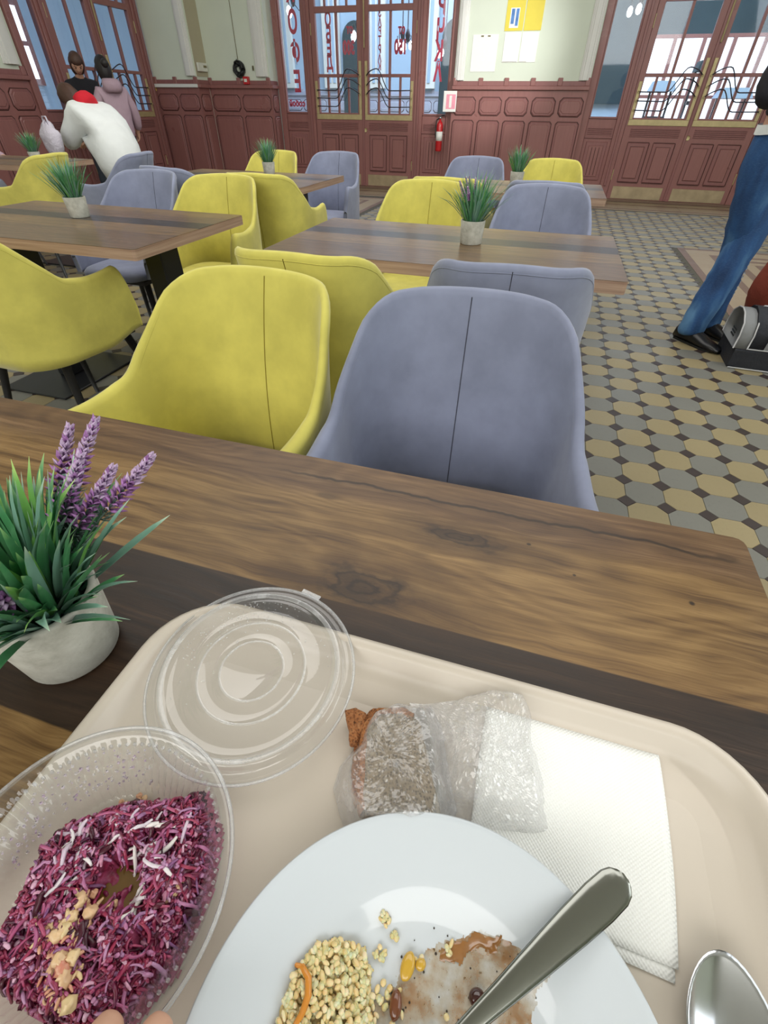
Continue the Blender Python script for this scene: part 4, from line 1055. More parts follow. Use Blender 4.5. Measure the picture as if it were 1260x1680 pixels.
tag(mb.build('pepper_specks', M['pepper'], lo), kind='stuff')
def bean(name, label, cat, x, y, l_, w_, h_, az, mat, dent=0.0):
    vs = []; z = plate_z(x, y)+h_*.85
    for i in range(13):
        for j in range(18):
            ph = PI*(i+.03)/12.06; th = 2*PI*j/18; dx, dy, dz = math.cos(ph), math.sin(ph)*math.cos(th), math.sin(ph)*math.sin(th)
            r = 1-dent*max(0, dz)*math.exp(-(dy*3)**2)
            vs.append((dx*l_*(1+.06*mnoise.noise(Vector((dx*2, dy*2, dz*2+x*90)))), dy*w_, dz*h_*r))
    o = mesh(name, vs, grid_faces(13, 18, close_v=True), mat, None, True); o.location = (x, y, z); o.rotation_euler = (0, 0, az)
    return tag(o, label, cat)
M['corn'] = simple('yellow_bean_skin', lin(206, 164, 56), .18, 0, .1, 90, coat=.5); M['corn2'] = simple('bright_yellow_pepper', lin(232, 176, 24), .2, 0, .1, 90, coat=.5)
M['bean_dark'] = simple('dark_red_bean_skin', lin(58, 16, 16), .12, 0, .2, 60, coat=.8); M['bean_brown'] = simple('brown_bean_skin', lin(112, 62, 34), .15, 0, .35, 160, coat=.6)
bean('bean', 'yellow oval bean lying in the middle of the plate among rice', 'bean', .0096, .0276, .0066, .0039, .003, 1.45, M['corn'], .25)
bean('bean', 'round dark red bean in the sauce beside the cutlery handle', 'bean', .0490, .0268, .0046, .0043, .0038, .4, M['bean_dark'])
bean('bean', 'brown bean at the bottom of the plate, below the yellow bean', 'bean', .0072, .0112, .0062, .0034, .003, 1.7, M['bean_brown'])
bean('pepper_piece', 'bright yellow pepper piece stuck in the rice', 'vegetable', -.0318, .0085, .0070, .0026, .0022, 1.25, M['corn2'])
bean('bean', 'small tan bean half right of the yellow bean', 'bean', .0165, .0305, .0032, .0028, .0022, .9, M['corn'])
M['carrot'] = simple('orange_carrot_strip', lin(216, 140, 50), .25, 0, .1, 60, coat=.4)
tag(tube('carrot_strip', [(-.0497, .0092, .7725), (-.0455, .0095, .7750), (-.0405, .0066, .7760), (-.0380, .0006, .7755), (-.0385, -.0062, .7745), (-.0415, -.014, .7730)], [.0010, .0016, .0019, .0019, .0017, .0010], M['carrot'], None, 8), 'curved orange carrot strip lying over the rice', 'vegetable')

# napkin: two plies, embossed
def napmat():
    k = NT('embossed_white_tissue'); c = k.coord(); sx = k.n('ShaderNodeSeparateXYZ', {0: k.mapping(c, rot=(0, 0, .06))})
    g = k.math('MULTIPLY', k.math('SINE', k.math('MULTIPLY', sx.outputs[0], 2400.0)), k.math('SINE', k.math('MULTIPLY', sx.outputs[1], 2400.0)))
    nn = k.noise(c, 30, 3)
    b = k.mix(k.mrange(g, .2, .9, 0, .16), lin(240, 241, 238), lin(204, 205, 200)); 
    return k.done(k.bsdf(Base_Color=b, Roughness=.95, Normal=k.bump(k.math('ADD', g, k.math('MULTIPLY', nn, 2.0)), .4, .0005)))
M['napkin'] = napmat()
nap = thing('paper_napkin', 'folded white embossed paper napkin lying on the right half of the tray', 'napkin', (0, 0, 0))
def quad_sheet(name, c, z, dz, mat, par, n=24, amp=.0006):
    vs = []
    for q_ in (0, 1):
        for i in range(n+1):
            for j in range(n+1):
                u, v = i/n, j/n; p = (Vector(c[0])*(1-u)*(1-v)+Vector(c[1])*u*(1-v)+Vector(c[2])*u*v+Vector(c[3])*(1-u)*v)
                p.x += .004*math.sin(PI*v)*(u-.3)
                vs.append((p.x, p.y, z+(dz if q_ else 0)+amp*mnoise.noise(Vector((p.x*40, p.y*40, z*99)))*(1 if q_ else .6)+.0008*max(0, u-.85)*6*math.sin(v*5)**2))
    m_ = (n+1)**2; fs = []
    for b0 in (0, m_):
        for i in range(n):
            for j in range(n):
                a_ = b0+i*(n+1)+j; q_ = (a_, a_+n+1, a_+n+2, a_+1); fs.append(q_ if b0 else q_[::-1])
    ring = [i*(n+1) for i in range(n+1)]+[n*(n+1)+j for j in range(1, n+1)]+[i*(n+1)+n for i in range(n-1, -1, -1)]+[j for j in range(n-1, 0, -1)]
    for i in range(len(ring)): a_, b_ = ring[i], ring[(i+1) % len(ring)]; fs.append((a_, b_, b_+m_, a_+m_))
    return mesh(name, vs, fs, mat, par, True)
quad_sheet('lower_ply', [(.036, .071), (.1560, .0655), (.1620, .1930), (.034, .1925)], .7568, .0005, M['napkin'], nap)
quad_sheet('upper_ply', [(.035, .075), (.1582, .0720), (.1631, .1945), (.033, .1940)], .7578, .0006, M['napkin'], nap)

# bread in a crumpled thin bag
def star(poly, seg):
    n = len(poly); cx = sum(p[0] for p in poly)/n; cy2 = sum(p[1] for p in poly)/n; out = []
    per = [0]
    for i in range(n): per.append(per[-1]+(Vector(poly[(i+1) % n])-Vector(poly[i])).length)
    for s_ in range(seg):
        d = per[-1]*s_/seg; i = max(k_ for k_ in range(n) if per[k_] <= d+1e-12); t = (d-per[i])/max(1e-9, per[i+1]-per[i]); p = Vector(poly[i]).lerp(Vector(poly[(i+1) % n]), t); out.append(p)
    return Vector((cx, cy2)), out
def slice_mesh(name, poly, z0, z1, mat, par, seg=72, amp=.0012, tilt=(0, 0)):
    c, P_ = star(poly, seg); vs = []; L = [(0.02, z0, 1), (.9, z0, 1), (.985, z0+.002, 0), (1.0, (z0+z1)/2, 0), (.985, z1-.002, 0), (.94, z1, 1), (.8, z1, 1), (.6, z1, 1), (.4, z1, 1), (.2, z1, 1), (.02, z1, 1)]
    for f, z, k_ in L:
        for p in P_:
            q_ = c+(p-c)*f; d = Vector((q_.x*260, q_.y*260, z*200)); nz_ = mnoise.noise(d)
            vs.append((q_.x+nz_*amp*.6, q_.y, z+nz_*amp*(1 if z == z1 else .3)+tilt[0]*(q_.x-c.x)+tilt[1]*(q_.y-c.y)))
    fs = grid_faces(len(L), seg, close_v=True); fs.append(tuple(range(seg))[::-1]); fs.append(tuple(range((len(L)-1)*seg, len(L)*seg)))
    return mesh(name, vs, fs, mat, par, True)
def breadmat(name, c0, c1, c2):
    k = NT(name); c = k.coord(); v = k.n('ShaderNodeTexVoronoi', {'Vector': c, 'Scale': 520.0}); n1 = k.noise(c, 300, 4, .7); n2 = k.noise(c, 60, 3)
    b = k.mix(k.mrange(v.outputs['Distance'], .15, .55), c0, c1); b = k.mix(k.mrange(n1, .5, .75, 0, .6), b, c2)
    b = k.mix(k.mrange(n2, .5, .7, 0, .3), b, c0)
    return k.done(k.bsdf(Base_Color=b, Roughness=.85, Normal=k.bump(k.math('ADD', v.outputs['Distance'], n1), .9, .0016)))
M['crumb'] = breadmat('rye_bread_crumb', lin(84, 68, 50), lin(150, 132, 106), lin(176, 160, 134)); M['crust'] = breadmat('brown_bread_crust', lin(112, 64, 34), lin(168, 108, 62), lin(196, 150, 104))
BR = [(-.0540, .1400), (-.0480, .1530), (-.0300, .1590), (-.0160, .1560), (.0010, .1240), (.0125, .1030), (.0135, .0915), (-.0320, .0810), (-.0420, .0935), (-.0500, .1194)]
for dx, dy, z0, z1, tl, lab in ((-.006, .006, .7572, .7655, (0, .02), 'lower rye bread slice in the bag, its brown crust showing at the left'), (.0, .0, .7685, .7785, (.02, .14), 'upper grey-brown rye bread slice inside the crumpled clear bag')):
    b_ = thing('bread_slice', lab, 'bread', (0, 0, 0), 0, 'bread slices in the bag'); PL = [(x+dx, y+dy) for x, y in BR]
    slice_mesh('crumb', PL, z0, z1, M['crumb'], b_, tilt=tl)
    c, P_ = star(PL, 60); mb = MB(); ed = [p for p in P_[:22]]+[P_[-1]]; ed = P_[-14:]+P_[:12]
    vs = []; 
    for p in ed:
        d = (p-c).normalized()
        for o1, zz in ((-.003, z0+.0005), (.0022, z0+.001), (.0030, (z0+z1)/2), (.0022, z1-.0005), (-.003, z1+.0006)):
            nz_ = mnoise.noise(Vector((p.x*300, p.y*300, zz*300)))*.0012; q_ = p+d*(o1+nz_); vs.append((q_.x, q_.y, zz+tl[0]*(q_.x-c.x)+tl[1]*(q_.y-c.y)))
    mesh('crust', vs, grid_faces(len(ed), 5), M['crust'], b_, True)
b_ = thing('bread_slice', 'small corner of brown bread crust poking out left of the bag', 'bread', (0, 0, 0), 0, 'bread slices in the bag')
slice_mesh('crust', [(-.0740, .1500), (-.0665, .1545), (-.0570, .1530), (-.0545, .1400), (-.0565, .1310), (-.0630, .1290), (-.0655, .1370), (-.0700, .1430)], .7595, .7745, M['crust'], b_, 40, .0016)
bag = thing('plastic_bag', 'crumpled translucent thin plastic bag wrapped around the bread, its open end to the right', 'bag', (0, 0, 0))
def ridge(x, y, s, seed):
    p = Vector((x*s+seed, y*s, seed)); v = 0; a_ = 1
    for o_ in range(4):
        v += a_*(1-abs(mnoise.noise(p))*2.2); p = p*2.1+Vector((3, 7, 1)); a_ *= .5
    return v
def film(name, poly, top, seed, s=55, amp=.0022, seg=150, rings=34, par=bag, base=.7572, stretch=(1, 1), warpe=.003):
    c, P_ = star(poly, seg); vs = []
    for side in (0, 1):
        for r_ in range(rings+1):
            f = 1-(r_/rings)*.985
            for p in P_:
                w_ = 1+warpe*8*mnoise.noise(Vector((p.x*70, p.y*70, seed)))
                q_ = c+(p-c)*f*w_; e = 1-f**3; x, y = q_.x, q_.y
                zt = top(x, y)
                rz_ = ridge(x*stretch[0], y*stretch[1], s, seed+side*5)
                z = base+(zt-base)*min(1, e*1.5)+amp*(rz_-1.0)*min(1, e*3+.3) if side == 0 else base+.0003+.0004*rz_
                vs.append((x, y, max(base+.0002, z)))
    m_ = (rings+1)*seg; fs = grid_faces(rings+1, seg, close_v=True)
    fs += [tuple(m_+i for i in f) for f in grid_faces(rings+1, seg, close_v=True)]
    for i in range(seg): fs.append((i, (i+1) % seg, m_+(i+1) % seg, m_+i))
    o = mesh(name, vs, fs, M['bag'], par, False); return o
BODY = [(-.0655, .1150), (-.0650, .1000), (-.0560, .0880), (-.0480, .0790), (-.0380, .0725), (-.010, .0790), (.0225, .0890), (.0220, .1130), (.0110, .1400), (.0020, .1640), (-.0100, .1800), (-.0380, .1740), (-.0560, .1620), (-.0610, .1480), (-.0600, .1300)]
def btop(x, y):
    d = edged(x, y, BODY); return .772+.0150*sstep(-.002, .014, d)
film('wrapped_film', BODY, btop, 2.0, 34, .0026)
TAIL = [(-.0280, .1780), (-.0100, .1830), (.0100, .1930), (.0260, .2060), (.0420, .2110), (.0620, .2130), (.0690, .2000), (.0740, .1720), (.0830, .1420), (.0880, .1180), (.0740, .1140), (.0520, .1100), (.0300, .1040), (.0120, .1010), (.0020, .1120), (-.0050, .1450)]
def ttop(x, y):
    d = edged(x, y, TAIL); return .7690+.0130*sstep(0, .03, d)+.018*sstep(.17, .22, y)
film('open_end_film', TAIL, ttop, 7.3, 24, .0068, stretch=(1.3, .75))

# cutlery
def lens(name, pts, mat, par=None, seg=14, side=None):
    """loft of flattened ellipses: pts = (position, half width, half thickness)"""
    vs = []; n = len(pts)
    for i, (p, w_, h_) in enumerate(pts):
        d = (Vector(pts[min(i+1, n-1)][0])-Vector(pts[max(0, i-1)][0])).normalized(); s = d.cross(Vector((0, 0, 1))).normalized(); u = s.cross(d)
        for k_ in range(seg):
            a_ = 2*PI*k_/seg; vs.append(Vector(p)+s*math.cos(a_)*w_+u*math.sin(a_)*h_)
    fs = grid_faces(n, seg, close_v=True); fs += [tuple(range(seg))[::-1], tuple((n-1)*seg+k_ for k_ in range(seg))]
    return mesh(name, vs, fs, mat, par, True)
def spoon_bowl(name, c, az, hl, hw_, dep, zrim, mat, par):
    vs = []; nr, ns = 12, 40; d = Vector((math.cos(az), math.sin(az), 0)); s = Vector((-math.sin(az), math.cos(az), 0))
    for side in (0, 1):
        for i in range(nr+1):
            f = max(.02, i/nr)
            for j in range(ns):
                w_ = 2*PI*j/ns; ex = math.cos(w_); ey = math.sin(w_)*(1-.16*math.cos(w_))
                zz = zrim-dep*(1-f**2.2)-(.0009 if side else 0)*(1 if f < 1 else .6)
                vs.append(Vector((c[0], c[1], zz))+d*ex*hl*f+s*ey*hw_*f)
    m_ = (nr+1)*ns; fs = [f[::-1] for f in grid_faces(nr+1, ns, close_v=True)]+[tuple(m_+i for i in f) for f in grid_faces(nr+1, ns, close_v=True)]
    for j in range(ns): a_, b2 = nr*ns+j, nr*ns+(j+1) % ns; fs.append((a_, b2, m_+b2, m_+a_))
    return mesh(name, vs, fs, mat, par, True)
dv = Vector((-.672, -.740, 0)); e0 = Vector((.1195, .0975, 0))
sp1 = thing('tablespoon', 'steel tablespoon whose handle leans over the plate rim', 'spoon', (0, 0, 0))
prof = [(-.0015, .002, .0006), (.0, .0050, .0011), (.003, .0080, .0014), (.008, .0096, .0016), (.02, .0100, .0018), (.04, .0092, .0019), (.065, .0076, .0020), (.09, .0058, .0021), (.115, .0042, .0022), (.135, .0036, .0022), (.15, .0042, .0018)]
lens('handle', [((e0+dv*s_)+Vector((0, 0, .7925-.135*s_+.010*max(0, s_-.10)*0)), w_, h_) for s_, w_, h_ in prof], M['handle_steel'], sp1)
cb = e0+dv*.178; spoon_bowl('spoon_bowl', (cb.x, cb.y), math.atan2(dv.y, dv.x), .032, .021, .0065, .7715, M['handle_steel'], sp1)
sp2 = thing('teaspoon', 'shiny steel spoon lying bowl up at the bottom right of the tray', 'spoon', (0, 0, 0))
spoon_bowl('spoon_bowl', (.1790, .0520), PI/2-.06, .0345, .0235, .0080, .7675, M['chrome'], sp2)
lens('handle', [((.1768, .0225, .7672), .0045, .0009), ((.1765, .016, .7685), .0032, .0014), ((.176, .0, .7715), .003, .0016), ((.1745, -.05, .7725), .0050, .0015), ((.173, -.09, .7715), .0070, .0013), ((.1728, -.097, .7712), .004, .0008)], M['chrome'], sp2)

# ------------------------------------------------------------------ people
M['skin'] = simple('fair_skin', lin(206, 160, 136), .5, 0, .05, 20)
M['lip'] = simple('lip_skin', lin(170, 98, 88), .5); M['eye'] = simple('dark_eye', lin(40, 30, 26), .2); M['eyewhite'] = simple('eye_white', lin(225, 220, 214), .3)
M['hair_brown'] = simple('brown_hair', lin(74, 50, 40), .55, 0, .35, 90, .5); M['hair_dark'] = simple('black_hair', lin(30, 26, 28), .5, 0, .3, 90, .5)
def cloth(name, col, sc=9, b=.5, rough=.85, var=.1):
    k = NT(name); c = k.coord(); n1 = k.noise(c, sc, 5, .6, .5); n2 = k.noise(c, 400, 2)
    bs = k.mix(n1, tuple(x*(1-var) for x in col[:3])+(1,), tuple(min(1, x*(1+var)) for x in col[:3])+(1,))
    return k.done(k.bsdf(Base_Color=bs, Roughness=rough, Normal=k.bump(k.math('ADD', n1, k.math('MULTIPLY', n2, .05)), b, .02)))
M['white_coat'] = cloth('white_quilted_coat', lin(236, 240, 240), 7, .4); M['red_hood'] = cloth('red_fleece', lin(206, 24, 44)); M['lilac'] = cloth('lilac_jacket', lin(176, 150, 164), 9, .6, .6)
M['black_coat'] = cloth('black_jacket', lin(26, 26, 34)); M['dark_trouser'] = cloth('dark_grey_jeans', lin(52, 60, 70)); M['black_leather'] = simple('black_shoe_leather', lin(20, 20, 22), .3)
def denim():
    k = NT('blue_denim'); c = k.coord(); n1 = k.noise(c, 5, 5, .6, .4); n2 = k.noise(k.mapping(c, (1, 1, 8)), 60, 4, .7); n3 = k.noise(k.mapping(c, (9, 9, 2.2)), 1.0, 3)
    b = k.ramp(n3, [(.30, lin(26, 54, 96)), (.5, lin(40, 80, 130)), (.68, lin(86, 128, 168))]); b = k.mix(k.mrange(n2, .5, .75, 0, .3), b, lin(96, 136, 172))
    return k.done(k.bsdf(Base_Color=b, Roughness=.85, Normal=k.bump(n1, .6, .02)))
M['denim'] = denim()
def hand_chain(wrist, d, nrm, side, s=1.0, curl=.5):
    """joints and edges of a hand with five fingers; d = direction of the fingers, nrm = back of the hand"""
    d = d.normalized(); nrm = (nrm-d*nrm.dot(d)).normalized(); t = d.cross(nrm)*side
    J = [(wrist, (.026*s, .019*s)), (wrist+d*.045*s, (.032*s, .014*s))]; Ed = [(0, 1)]
    for i, (off, ln) in enumerate(((.030, .070), (.010, .080), (-.011, .074), (-.031, .057))):
        b = wrist+d*.088*s+t*off*s; a0 = len(J); J.append((b, .0105*s)); Ed.append((1, a0)); ang = .15; p = b
        for j in range(3):
            ang += curl*(.35+.12*i); p = p+(d*math.cos(ang)-nrm*math.sin(ang))*ln*s*(.45, .32, .23)[j]; J.append((p, (.0092, .0086, .0072)[j]*s)); Ed.append((a0+j, a0+j+1))
    a0 = len(J); b = wrist+d*.028*s+t*.030*s; J.append((b, .012*s)); Ed.append((0, a0))
    for j in range(2): b = b+(d*.6+t*.55-nrm*.3).normalized()*(.034, .027)[j]*s; J.append((b, (.0108, .0085)[j]*s)); Ed.append((a0+j, a0+j+1))
    return J, Ed
def head_data(cen, fwd, upv, s=1.0):
    fwd = fwd.normalized(); upv = (upv-fwd*upv.dot(fwd)).normalized(); rgt = fwd.cross(upv); vs = []; nI, nJ = 22, 28
    for i in range(nI):
        for j in range(nJ):
            ph = PI*(i+.02)/(nI-.96); th = 2*PI*j/nJ; x, y, z = math.sin(ph)*math.cos(th), math.sin(ph)*math.sin(th), math.cos(ph)
            px_, py_, pz = x*.076, y*.095, z*.118
            if y > 0 and z < 0: px_ *= 1+.28*z; py_ *= 1+.10*z
            f = max(0, y)
            py_ += .020*math.exp(-((x/.16)**2+((z+.12)/.16)**2))*f - .010*math.exp(-(((abs(x)-.42)/.2)**2+((z-.12)/.13)**2))*f + .006*math.exp(-((x/.35)**2+((z+.45)/.1)**2))*f+.008*math.exp(-((x/.3)**2+((z+.8)/.15)**2))*f
            px_ += math.copysign(.016, x)*math.exp(-((y/.16)**2+((z+.02)/.22)**2))*(abs(x) > .8)
            vs.append(cen+rgt*px_*s+fwd*py_*s+upv*pz*s)
    return vs, grid_faces(nI, nJ, close_v=True), rgt, fwd, upv
def hair_mesh(name, cen, rgt, fwd, upv, mat, par, long_=.0, bun=False, s=1.0):
    vs = []; nI, nJ = 18, 32
    for i in range(nI):
        for j in range(nJ):
            ph = PI*(i+.02)/(nI-.96); th = 2*PI*j/nJ; x, y, z = math.sin(ph)*math.cos(th), math.sin(ph)*math.sin(th), math.cos(ph)
            front = sstep(-.05, .7, y)*sstep(.55, .2, z); k_ = 1.13-.30*front; low = max(0, -z)*long_*(1-sstep(-.2, .4, y))
            q_ = 1+.035*math.sin(th*11+ph*3)
            vs.append(cen+rgt*x*.079*k_*q_+fwd*(y*.098*k_*q_-.004)+upv*(z*.120*k_-low))
    o = mesh(name, vs, grid_faces(nI, nJ, close_v=True), mat, par, True)
    if bun:
        c2 = cen-fwd*.115+upv*.03; v2 = [c2+(rgt*math.sin(PI*(i+.05)/8.1)*math.cos(2*PI*j/12)+fwd*math.sin(PI*(i+.05)/8.1)*math.sin(2*PI*j/12)+upv*math.cos(PI*(i+.05)/8.1))*.045 for i in range(9) for j in range(12)]
        mesh('hair_bun', v2, grid_faces(9, 12, close_v=True), mat, o, True)
    return o
def person(label, loc, face_deg, h=1.7, lean=0.0, headpitch=0.0, arms=None, top='black_coat', legs='dark_trouser', hair='hair_brown', shoe='black_leather', hood=None, puffy=1.0, sit=False, hem=.78, stance=(.10, 0, -.10, 0), bun=False, longh=.03, headyaw=0.0, torso_only=False):
    t = thing('person', label, 'person', loc, math.radians(face_deg-90)); s = h/1.75; V = Vector
    pel = V((0, 0, .50 if sit else .95*s)); cl, sl = math.cos(lean), math.sin(lean)
    def T(x, y, z): return pel+V((x, y*cl+z*sl, z*cl-y*sl))*1.0
    J, Ed = [], []
    def add(p, r, fr=None):
        J.append((V(p), r))
        if fr is not None: Ed.append((fr, len(J)-1))
        return len(J)-1
    p0 = add(pel, (.15*s, .11*s)); wa = add(T(0, 0, .16*s), (.125*s, .10*s), p0); ch = add(T(0, .0, .36*s), (.155*s, .11*s), wa); un = add(T(0, -.005, .48*s), (.075*s, .06*s), ch); nk = add(T(0, .01, .56*s), .052*s, un)
    hp = lean+headpitch; hd = T(0, .01, .56*s)+V((0, math.sin(hp)*.06+.02, math.cos(hp)*.06)); add(hd, .055*s, nk)
    arms = arms or [((.07, .02, -.27), (.02, .12, -.22)), ((.07, .02, -.27), (.02, .12, -.22))]
    el, wr, shs = [], [], []
    for sd, (e_, w_) in zip((-1, 1), arms):
        sh_ = T(sd*.175*s, 0, .43*s); shs.append(sh_); a1 = add(sh_, .058*s, ch); ep = sh_+V((sd*e_[0], e_[1], e_[2]))*s; a2 = add(ep, .043*s, a1); wp = ep+V((sd*w_[0], w_[1], w_[2]))*s; a3 = add(wp, .027*s, a2); el.append(ep); wr.append(wp)
        HJ, HE = hand_chain(wp, wp-ep, V((sd*.9, -.2, .3)) if abs((wp-ep).z) > .1 else V((0, 0, 1)), -sd, s, .5); b = len(J); J.extend(HJ[1:]); Ed.extend([(a3 if i == 0 else b+i-1, b+j-1) for i, j in HE])
    feet = []
    for sd, (fx, fy) in zip((-1, 1), ((stance[2], stance[3]), (stance[0], stance[1]))):
        hip = pel+V((sd*.09*s, 0, -.04)); 
        if sit: kn = hip+V((sd*.03, .42*s, .02)); an = V((kn.x, kn.y-.02, .08))
        else: an = V((fx, fy, .085)); kn = (hip+an)*.5+V((0, .025, .02))
        a1 = add(hip, .088*s, p0); a2 = add(kn, .058*s, a1); a3 = add((kn*.45+an*.55), .055*s, a2); a4 = add(an, .038*s, a3); add(an+V((sd*.01, .11*s, -.055)), .022*s, a4); feet.append((hip, kn, an))
    bd = skin('body', J, Ed, M['skin'], t, 1)
    hv, hf, rg, fwv, upv = head_data(hd+V((0, math.sin(hp)*.055, math.cos(hp)*.055)), Matrix.Rotation(headyaw, 3, 'Z') @ V((0, math.cos(hp), -math.sin(hp))), V((0, math.sin(hp), math.cos(hp))), s)
    bm = bmesh.new(); bm.from_mesh(bd.data); vv = [bm.verts.new(v) for v in hv]
    for f in hf: bm.faces.new([vv[i] for i in f]).smooth = True
    bm.to_mesh(bd.data); bm.free()
    cen = hd+V((0, math.sin(hp)*.055, math.cos(hp)*.055))
    for sd in (-1, 1):
        e_ = cen+rg*sd*.031*s+fwv*.080*s+upv*.012*s; vs = [e_+V((math.sin(PI*(i+.1)/6.2)*math.cos(2*PI*j/8), math.sin(PI*(i+.1)/6.2)*math.sin(2*PI*j/8), math.cos(PI*(i+.1)/6.2)))*.0085*s for i in range(7) for j in range(8)]
        mesh('eye', vs, grid_faces(7, 8, close_v=True), M['eye'], t, True)
        tube('eyebrow', [cen+rg*sd*.016*s+fwv*.091*s+upv*.032*s, cen+rg*sd*.034*s+fwv*.087*s+upv*.037*s, cen+rg*sd*.050*s+fwv*.074*s+upv*.031*s], .0035*s, M[hair], t, 5)
    tube('lips', [cen-rg*.022*s+fwv*.083*s-upv*.050*s, cen+fwv*.093*s-upv*.052*s, cen+rg*.022*s+fwv*.083*s-upv*.050*s], .0045*s, M['lip'], t, 6)
    hair_mesh('hair', cen, rg, fwv, upv, M[hair], t, longh, bun, s)
    # clothes
    g = .016+.03*(puffy-1); J, Ed = [], []
    low = pel+V((0, -.01, hem*s-.95*s)) if not sit else pel+V((0, 0, .0))
    q0 = add(low, (.165*s*puffy+g, .125*s*puffy+g)); q1 = add(T(0, 0, .10*s), (.150*s*puffy+g, .115*s*puffy+g), q0); q2 = add(T(0, 0, .34*s), (.160*s*puffy+g, .12*s*puffy+g), q1); q3 = add(T(0, 0, .47*s), (.095*s+g, .07*s+g), q2); add(T(0, .01, .535*s), (.062*s+g, .058*s+g), q3)
    for sd, sh_, ep, wp in zip((-1, 1), shs, el, wr):
        a1 = add(sh_, .066*s*puffy+g, q2); a2 = add(ep, .052*s*puffy+g*.8, a1); add(ep+(wp-ep)*.93, .038*s*puffy+g*.6, a2)
    jk = skin('jacket', J, Ed, M[top], t, 2)
    for v in jk.data.vertices:
        nz_ = mnoise.noise(v.co*9)*.012*puffy+mnoise.noise(v.co*24)*.005; v.co += v.normal*nz_
    J, Ed = [], []; wk = .72 if puffy > 1.2 else 1; q0 = add(pel+V((0, 0, .02*s)), (.146*s*wk, .112*s*wk)); add(pel+V((0, 0, .12*s)), (.125*s*wk, .098*s*wk), q0); kj = 1.22 if legs == 'denim' else 1
    for hip, kn, an in feet:
        a1 = add(hip, .097*s*kj*wk, q0); a2 = add(kn, .072*s*kj, a1); a3 = add(kn*.5+an*.5, .066*s*kj, a2); add(an+V((0, .0, .0)), (.062*s*kj, .070*s*kj), a3); add(an+V((0, .01, -.05)), (.064*s*kj, .078*s*kj), a3+1)
    tr = skin('trousers', J, Ed, M[legs], t, 2)
    for v in tr.data.vertices: v.co += v.normal*(mnoise.noise(Vector((v.co.x*9, v.co.y*9, v.co.z*16)))*.008+mnoise.noise(v.co*30)*.003)
    for hip, kn, an in feet:
        prof_ = [(-.080, .018, .032, .060), (-.07, .030, .043, .095), (-.03, .036, .048, .105), (.03, .036, .048, .100), (.08, .040, .050, .078), (.14, .043, .051, .056), (.20, .036, .043, .042), (.228, .016, .020, .026)]
        vs = []
        for y_, w0, w1, hh in prof_:
            for k_ in range(12):
                a_ = 2*PI*k_/12; vs.append((an.x+math.cos(a_)*w1*s, an.y+y_*s, max(0.0, hh/2*(1+math.sin(a_)*1.0)))) 
        o = mesh('shoe', vs, grid_faces(len(prof_), 12, close_v=True)+[tuple(range(12))[::-1], tuple(range(84, 96))], M[shoe], t, True)
        mesh('shoe_sole', [(an.x+sx_*.044*s*q_, an.y+y_*s, z) for z in (0, .012) for y_, q_ in ((-.07, .7), (.02, .95), (.12, 1.08), (.19, .8)) for sx_ in (-1, 1)], [(0, 1, 3, 2), (2, 3, 5, 4), (4, 5, 7, 6), (8, 10, 11, 9), (10, 12, 13, 11), (12, 14, 15, 13), (0, 2, 10, 8), (2, 4, 12, 10), (4, 6, 14, 12), (1, 9, 11, 3), (3, 11, 13, 5), (5, 13, 15, 7), (0, 8, 9, 1), (6, 7, 15, 14)], M['black_plastic'], o)
    if hood:
        vs = []; c0 = T(0, -.05, .50*s); ax = V((0, math.sin(lean)*1.0+.1, math.cos(lean))).normalized()
        for i in range(14):
            for j in range(10):
                a_ = 2*PI*i/14; b2 = 2*PI*j/10; R_ = .085*s*(1.15 if math.sin(a_) < 0 else .85); r_ = .042*s*(1.35 if math.sin(a_) < -.2 else .8)
                dirv = V((math.cos(a_), math.sin(a_)*cl, -math.sin(a_)*sl)); vs.append(c0+dirv*(R_+math.cos(b2)*r_)+ax*(math.sin(b2)*r_*1.4))
        mesh('hood', vs, grid_faces(14, 10, close_u=True, close_v=True), M[hood], t, True)
    return t, T, pel
rad = math.radians
person('person in a long white puffy coat with red hood, bending over at the left', (-4.36, 4.95, 0), 172, 1.50, rad(54), -.05, [((.02, .16, -.20), (-.03, .20, -.05))]*2, 'white_coat', 'dark_trouser', 'hair_brown', hood='red_hood', puffy=1.75, hem=.50, longh=.05)
person('woman in lilac hooded jacket and dark jeans seen from behind', (-5.82, 6.75, 0), 150, 1.57, rad(3), .12, [((.10, .0, -.24), (.0, .10, -.20))]*2, 'lilac', 'dark_trouser', 'hair_dark', hood='lilac', puffy=1.1, hem=.80, bun=True)
person('man in a black jacket looking down, behind the lilac jacket', (-6.60, 7.10, 0), -42, 1.68, rad(14), .45, [((.04, .10, -.25), (-.06, .20, .02))]*2, 'black_coat', 'dark_trouser', 'hair_brown', puffy=1.1, hem=.7)
pr, _, _ = person('standing person in blue jeans and black shoes at the right picture edge', (1.10, 3.54, 0), -49, 1.84, 0, 0, [((.08, -.04, -.27), (-.12, .20, .08))]*2, 'black_coat', 'denim', 'hair_dark', hem=1.03, stance=(-.115, -.04, .115, .02))
vs = []
for z, k_ in ((1.045, 1.0), (1.085, 1.0)):
    for i in range(28): a_ = 2*PI*i/28; vs.append((.178*math.cos(a_)*k_, .142*math.sin(a_)*k_, z+.004*math.sin(a_*3)))
mesh('shirt_hem', vs, grid_faces(2, 28, close_v=True), M['white_coat'], pr, True)
mb = MB()     # pale seam down the outside of the near leg and the pocket stitching
for i in range(34):
    t0 = i/34; z0, z1 = .93-.8*t0, .93-.8*(t0+.02)
    f = lambda z: Vector((-.205+.055*(1-z/.95)+.0, -.005+.02*math.sin(z*5), z))
    mb.tube([f(z0), f(z1)], .0022, 4)
mb.build('side_seam', simple('pale_denim_thread', lin(150, 176, 200), .8), pr)
